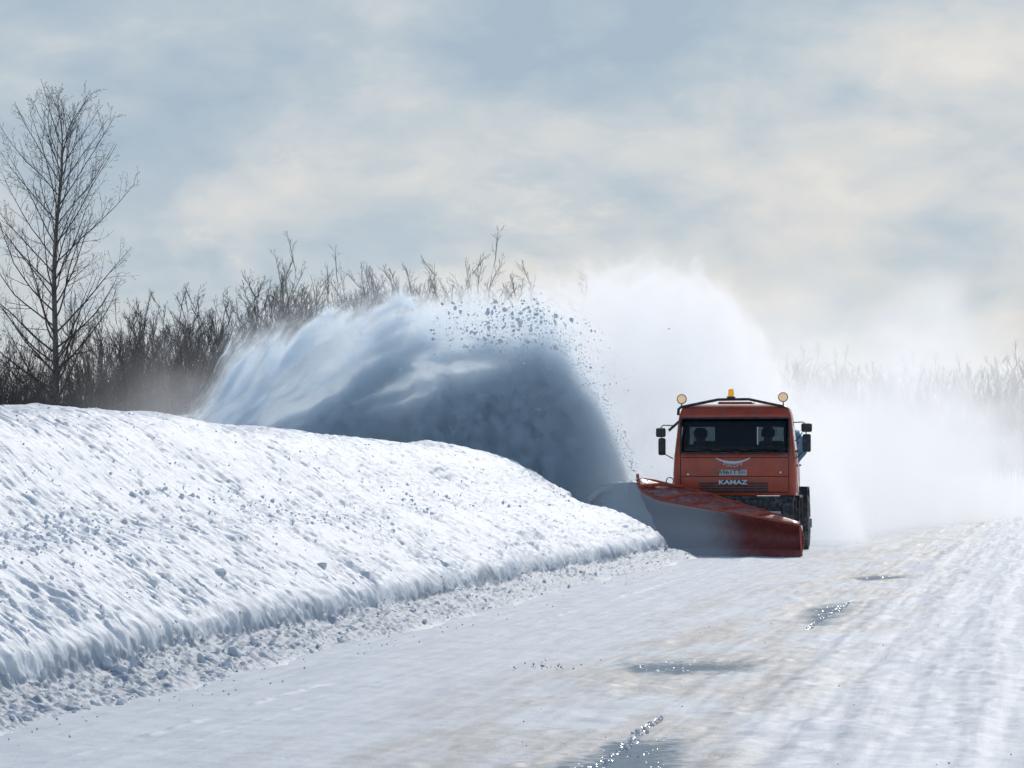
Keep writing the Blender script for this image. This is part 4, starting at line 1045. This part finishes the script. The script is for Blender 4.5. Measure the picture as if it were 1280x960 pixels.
# glints on the wet patches: plates added and aimed at the camera
mb = MB()
for q in PUDDLES:
    xs_ = [a for a, _ in q]; ys_ = [b_ for _, b_ in q]; n_ = int(15 + 0.4 * (max(xs_) - min(xs_)))
    for k in range(n_):
        px, py = rnd.uniform(min(xs_) - 4, max(xs_) + 4), rnd.uniform(min(ys_), max(ys_) + 1); p = G(px, py)
        ins = False
        for i in range(len(q)):
            (x1, y1), (x2, y2) = q[i], q[(i + 1) % len(q)]
            if (y1 > py) != (y2 > py) and px < (x2 - x1) * (py - y1) / (y2 - y1) + x1: ins = not ins
        if not ins: continue
        plate(mb, p + Vector((0, 0, 0.006)), rnd.uniform(.0016, .0036) * (p.y / 30) ** 0.7)
o = mb.build('glint_chips', M_ice); tag(o, 'tiny ice plates added on the wet patches of the road, angled to glint', 'ice chips', kind='stuff')
# dirt pebbles on the road
M_peb = mat('dirt_pebble', (0.34, 0.33, 0.32), 0.9); mb = MB()
for k in range(120):
    px, py = (rnd.uniform(640, 1270), 1 / rnd.uniform(1 / 960, 1 / 665)) if k < 60 else ((rnd.uniform(1140, 1270), rnd.uniform(680, 686)) if k < 90 else (rnd.gauss(690, 22), rnd.gauss(835, 3)))
    p = G(px, py); r_ = rnd.uniform(.003, .006) if k < 60 else rnd.uniform(.003, .010)
    rot = Matrix.Rotation(rnd.uniform(0, 6.28), 3, 'Z') @ Matrix.Rotation(rnd.uniform(0, 6.28), 3, 'X')
    mb.add([tuple(p + Vector((0, 0, 0.012)) + rot @ (Vector(v) * r_ * rnd.uniform(.6, 1.3))) for v in SMALL[0]], SMALL[1])
o = mb.build('road_grit', M_peb); tag(o, 'dark grit and small dirty ice bits scattered on the road', 'grit', kind='stuff')
# ------------------------------------------------------------------ blown snow (real volumes)
def hull(name, outline, y0, y1, bevel_y=0.0):
    """closed hull from an x-z outline pushed through y"""
    mb = MB(); mb.prism(outline, y0, y1, 'y'); return mb.build(name)

def vol_mat(name, col, aniso, rate):
    m = bpy.data.materials.new(name); m.use_nodes = True; t = NT(m.node_tree); t.n.clear()
    pv = t.new('ShaderNodeVolumePrincipled'); pv.inputs['Color'].default_value = (*col, 1); pv.inputs['Anisotropy'].default_value = aniso
    out = t.new('ShaderNodeOutputMaterial'); t.l.new(pv.outputs[0], out.inputs['Volume'])
    m.cycles.volume_step_rate = rate; m.cycles.volume_sampling = 'MULTIPLE_IMPORTANCE'
    co = t.new('ShaderNodeTexCoord').outputs['Object']
    return m, t, pv, co

def wp(px, py, Y=82.0):           # x, z in the plume plane
    p = P(px, py, Y); return (p.x, p.z)

# --- dense arch thrown by the blade
top = [wp(*q) for q in ((225, 545), (262, 510), (290, 450), (305, 432), (350, 425), (430, 402), (500, 385), (600, 384), (660, 388), (700, 402), (738, 445), (775, 510), (796, 570), (806, 612))]
m, t, pv, co = vol_mat('plume_snow', (0.905, 0.962, 1.0), 0.38, 0.13)
s3 = t.sep(co); X, Yv, Z = s3
x0, x1 = top[0][0] - 0.4, top[-1][0] + 0.4
H = t.m('MULTIPLY', t.curve(X, [(x0, 0.02)] + [(a, b / 6.0) for a, b in top] + [(x1, 0.02)], x0, x1), 6.0)
u = t.m('MAXIMUM', t.m('SUBTRACT', -7.9, X), 0.0)
SH = [(0, .08), (.5, 1.5), (1, 2.4), (2, 3.45), (3, 3.8), (4, 3.75), (5, 3.45), (6, 2.95), (7, 2.35), (8, 1.65), (9.2, .8)]
sh = t.m('MULTIPLY', t.curve(u, [(a, b / 4.0) for a, b in SH], 0.0, 9.2), 4.0)
yc = t.m('ADD', t.m('MULTIPLY', u, 0.16), 80.6)
dy = t.m('SUBTRACT', Yv, yc)
wn = t.vm('SUBTRACT', t.noise(co, 0.7, 3, 0.55, out=1), (0.5, 0.5, 0.5))
wx, wy_, wz = t.sep(wn)
k = t.m('DIVIDE', t.m('ADD', t.m('SUBTRACT', Z, 0.9), t.m('MULTIPLY', wz, 0.9)), sh)
sv = t.xyz(t.m('MULTIPLY', k, 6.2), t.m('ADD', t.m('MULTIPLY', u, 0.50), t.m('MULTIPLY', wx, 0.7)), t.m('MULTIPLY', dy, 0.22))
streak = t.m('SUBTRACT', t.noise(sv, 1.0, 2, 0.5), 0.5)
sv2 = t.xyz(t.m('MULTIPLY', k, 15.0), t.m('ADD', t.m('MULTIPLY', u, 1.3), wx), t.m('ADD', t.m('MULTIPLY', dy, 0.5), 9.0))
streak2 = t.m('SUBTRACT', t.noise(sv2, 1.0, 4, 0.62), 0.5)
fb = t.m('MULTIPLY', t.m('SUBTRACT', t.noise(co, 3.4, 5, 0.72), 0.5), 1.25)
dist = t.m('SUBTRACT', H, Z)
fib = t.m('ADD', t.m('MULTIPLY', streak2, 1.1), t.m('MULTIPLY', fb, 0.9))
# column weight: thin and sunlit near the crest, thick below, streaked along the flight lines
lf = t.rng(u, 2.2, 4.2, 0.15, 1.0)
wgt = t.m('ADD', t.m('SUBTRACT', t.m('MULTIPLY', dist, t.rng(u, 0.8, 4.0, 1.5, 0.92)), t.rng(u, 0.8, 3.6, -0.15, 0.66)), t.m('MULTIPLY', t.m('MULTIPLY', streak, lf), 8.0))
wgt = t.m('ADD', t.m('ADD', wgt, t.m('MULTIPLY', t.m('MULTIPLY', streak2, lf), 2.0)), t.m('MULTIPLY', fib, t.rng(u, 0.3, 2.0, 0.5, 1.0)))
core = t.m('POWER', t.rng(wgt, 0.25, 1.15, smooth=False), 1.5)
half = t.rng(u, 0.0, 2.5, 0.35, 1.15)
ins = t.rng(t.m('ADD', t.m('DIVIDE', t.m('ABSOLUTE', dy), half), t.m('MULTIPLY', fb, 0.8)), 1.0, 0.7)
thin = t.m('MULTIPLY', t.rng(t.m('ADD', dist, t.m('MULTIPLY', fib, 1.5)), -0.35, 0.45), ins)
wisp = t.m('MULTIPLY', t.rng(t.m('ADD', dist, t.m('MULTIPLY', fib, 2.6)), -1.3, 0.5), ins)
dens = t.m('ADD', t.m('MULTIPLY', t.m('MULTIPLY', core, thin), 6.0), t.m('ADD', t.m('MULTIPLY', thin, t.m('MAXIMUM', t.m('ADD', 0.75, t.m('MULTIPLY', fib, 1.6)), 0.1)), t.m('MULTIPLY', wisp, 0.08)))
t.put(pv.inputs['Density'], dens)
hl = [wp(*q) for q in ((205, 560), (232, 470), (280, 405), (420, 362), (520, 345), (680, 348), (745, 400), (800, 530), (818, 600), (818, 650), (205, 650))]
mb = MB()
mb.rings([[(x, 80.6 + 0.16 * max(-7.9 - x, 0) + s_ * 1.35, z) for x, z in hl] for s_ in (-1, 1)]); o = mb.build('snow_plume')
o.data.materials.append(m)
tag(o, 'dense blue-white arch of snow thrown left off the plow blade over the snowbank', 'snow plume', kind='stuff')

# --- bright cloud of powder behind the arch
m, t, pv, co = vol_mat('powder_cloud_snow', (0.99, 0.996, 1.0), 0.42, 0.30)
X, Yv, Z = t.sep(co)
cy0 = 94.0
ctop = [wp(px, py, cy0) for px, py in ((400, 560), (440, 440), (520, 385), (640, 372), (700, 355), (760, 338), (820, 330), (880, 345), (925, 385), (960, 450), (1000, 520), (1060, 600))]
x0, x1 = ctop[0][0] - 0.5, ctop[-1][0] + 0.5
H = t.m('MULTIPLY', t.curve(X, [(x0, 0.0)] + [(a, b / 8.0) for a, b in ctop] + [(x1, 0.0)], x0, x1), 8.0)
wv = t.vm('ADD', co, t.vm('MULTIPLY', t.vm('SUBTRACT', t.noise(co, 0.45, 3, 0.6, out=1), (0.5, 0.5, 0.5)), (3.6, 3.6, 3.6)))
fb = t.m('SUBTRACT', t.noise(wv, 0.9, 5, 0.62), 0.5)
e1 = t.m('ADD', t.m('SUBTRACT', H, Z), t.m('MULTIPLY', fb, 3.4))
yd = t.m('DIVIDE', t.m('ABSOLUTE', t.m('SUBTRACT', Yv, cy0)), 7.0)
dens = t.m('MULTIPLY', t.m('MULTIPLY', t.rng(e1, 0.0, 0.7), t.rng(yd, 1.0, 0.5)), t.m('ADD', 0.15, t.m('MULTIPLY', t.m('MAXIMUM', t.m('SUBTRACT', fb, 0.0), 0.0), 5.0)))
t.put(pv.inputs['Density'], t.m('MULTIPLY', dens, 0.8))
hl = [wp(px, py, cy0) for px, py in ((340, 600), (380, 420), (480, 340), (640, 315), (760, 290), (880, 290), (960, 340), (1010, 430), (1080, 600), (1080, 680), (340, 680))]
o = hull('powder_cloud', hl, 87, 101); o.data.materials.append(m)
tag(o, 'tall bright white cloud of powder snow rising between the arch and the truck', 'snow cloud', kind='stuff')

# --- low drifting snow dust behind the truck and over the road
m, t, pv, co = vol_mat('drift_snow', (0.995, 0.998, 1.0), 0.5, 0.30)
X, Yv, Z = t.sep(co)
fb = t.m('SUBTRACT', t.noise(co, 0.16, 4, 0.6), 0.5)
fb2 = t.m('SUBTRACT', t.noise(t.vm('ADD', co, (50.0, 0, 0)), 0.5, 3, 0.6), 0.5)
Yf = t.m('ADD', 83.5, t.m('MULTIPLY', t.m('POWER', t.m('MAXIMUM', t.m('ADD', X, 4.9), 0.0), 1.25), 9.0))
front = t.rng(t.m('ADD', t.m('SUBTRACT', Yv, Yf), t.m('MULTIPLY', fb, 8.0)), -1.0, 16.0)
back = t.rng(Yv, 185, 150)
hz = t.m('ADD', t.rng(X, -7.0, -2.0, 3.6, 4.7), t.m('MULTIPLY', t.m('ADD', fb, t.m('MULTIPLY', fb2, 0.3)), 9.0))
vert = t.rng(t.m('SUBTRACT', Z, hz), -3.0, 2.6, 1.0, 0.0)
lft = t.rng(X, -20, -11)
dens = t.m('MULTIPLY', t.m('MULTIPLY', front, t.m('MULTIPLY', back, lft)), t.m('MULTIPLY', vert, t.m('ADD', 0.045, t.m('MULTIPLY', t.m('MAXIMUM', t.m('ADD', fb, fb2), 0.0), 0.55))))
low = t.m('MULTIPLY', t.rng(Z, 1.8, 0.0), t.m('MULTIPLY', front, 0.10))
t.put(pv.inputs['Density'], t.m('ADD', dens, low))
mb = MB(); mb.box((-24, 79.5, -0.6), (24, 190, 11))
o = mb.build('drifting_snow', m)
tag(o, 'white drifting snow dust filling the road behind the truck', 'snow dust', kind='stuff')

# --- thin powder drifting in front of the thicket on the left
m, t, pv, co = vol_mat('thin_drift_snow', (1.0, 1.0, 1.0), 0.5, 0.5)
X, Yv, Z = t.sep(co)
fb = t.m('SUBTRACT', t.noise(co, 0.45, 5, 0.6), 0.5)
bl = t.m('MULTIPLY', t.m('MULTIPLY', t.rng(X, -22.6, -20.4), t.rng(X, -13.0, -17.0)), t.rng(t.m('SUBTRACT', Z, t.m('MULTIPLY', fb, 6.0)), 4.6, 1.4))
dens = t.m('MULTIPLY', t.m('MULTIPLY', bl, t.m('MULTIPLY', t.rng(Yv, 86, 89), t.rng(Yv, 100, 96))), t.m('ADD', 0.03, t.m('MULTIPLY', t.m('MAXIMUM', fb, 0.0), 0.45)))
t.put(pv.inputs['Density'], dens)
mb = MB(); mb.box((-25, 86, 0.0), (-12.5, 100, 6)); o = mb.build('thin_powder', m)
tag(o, 'thin veil of powder snow drifting before the dark thicket left of the plume', 'snow dust', kind='stuff')
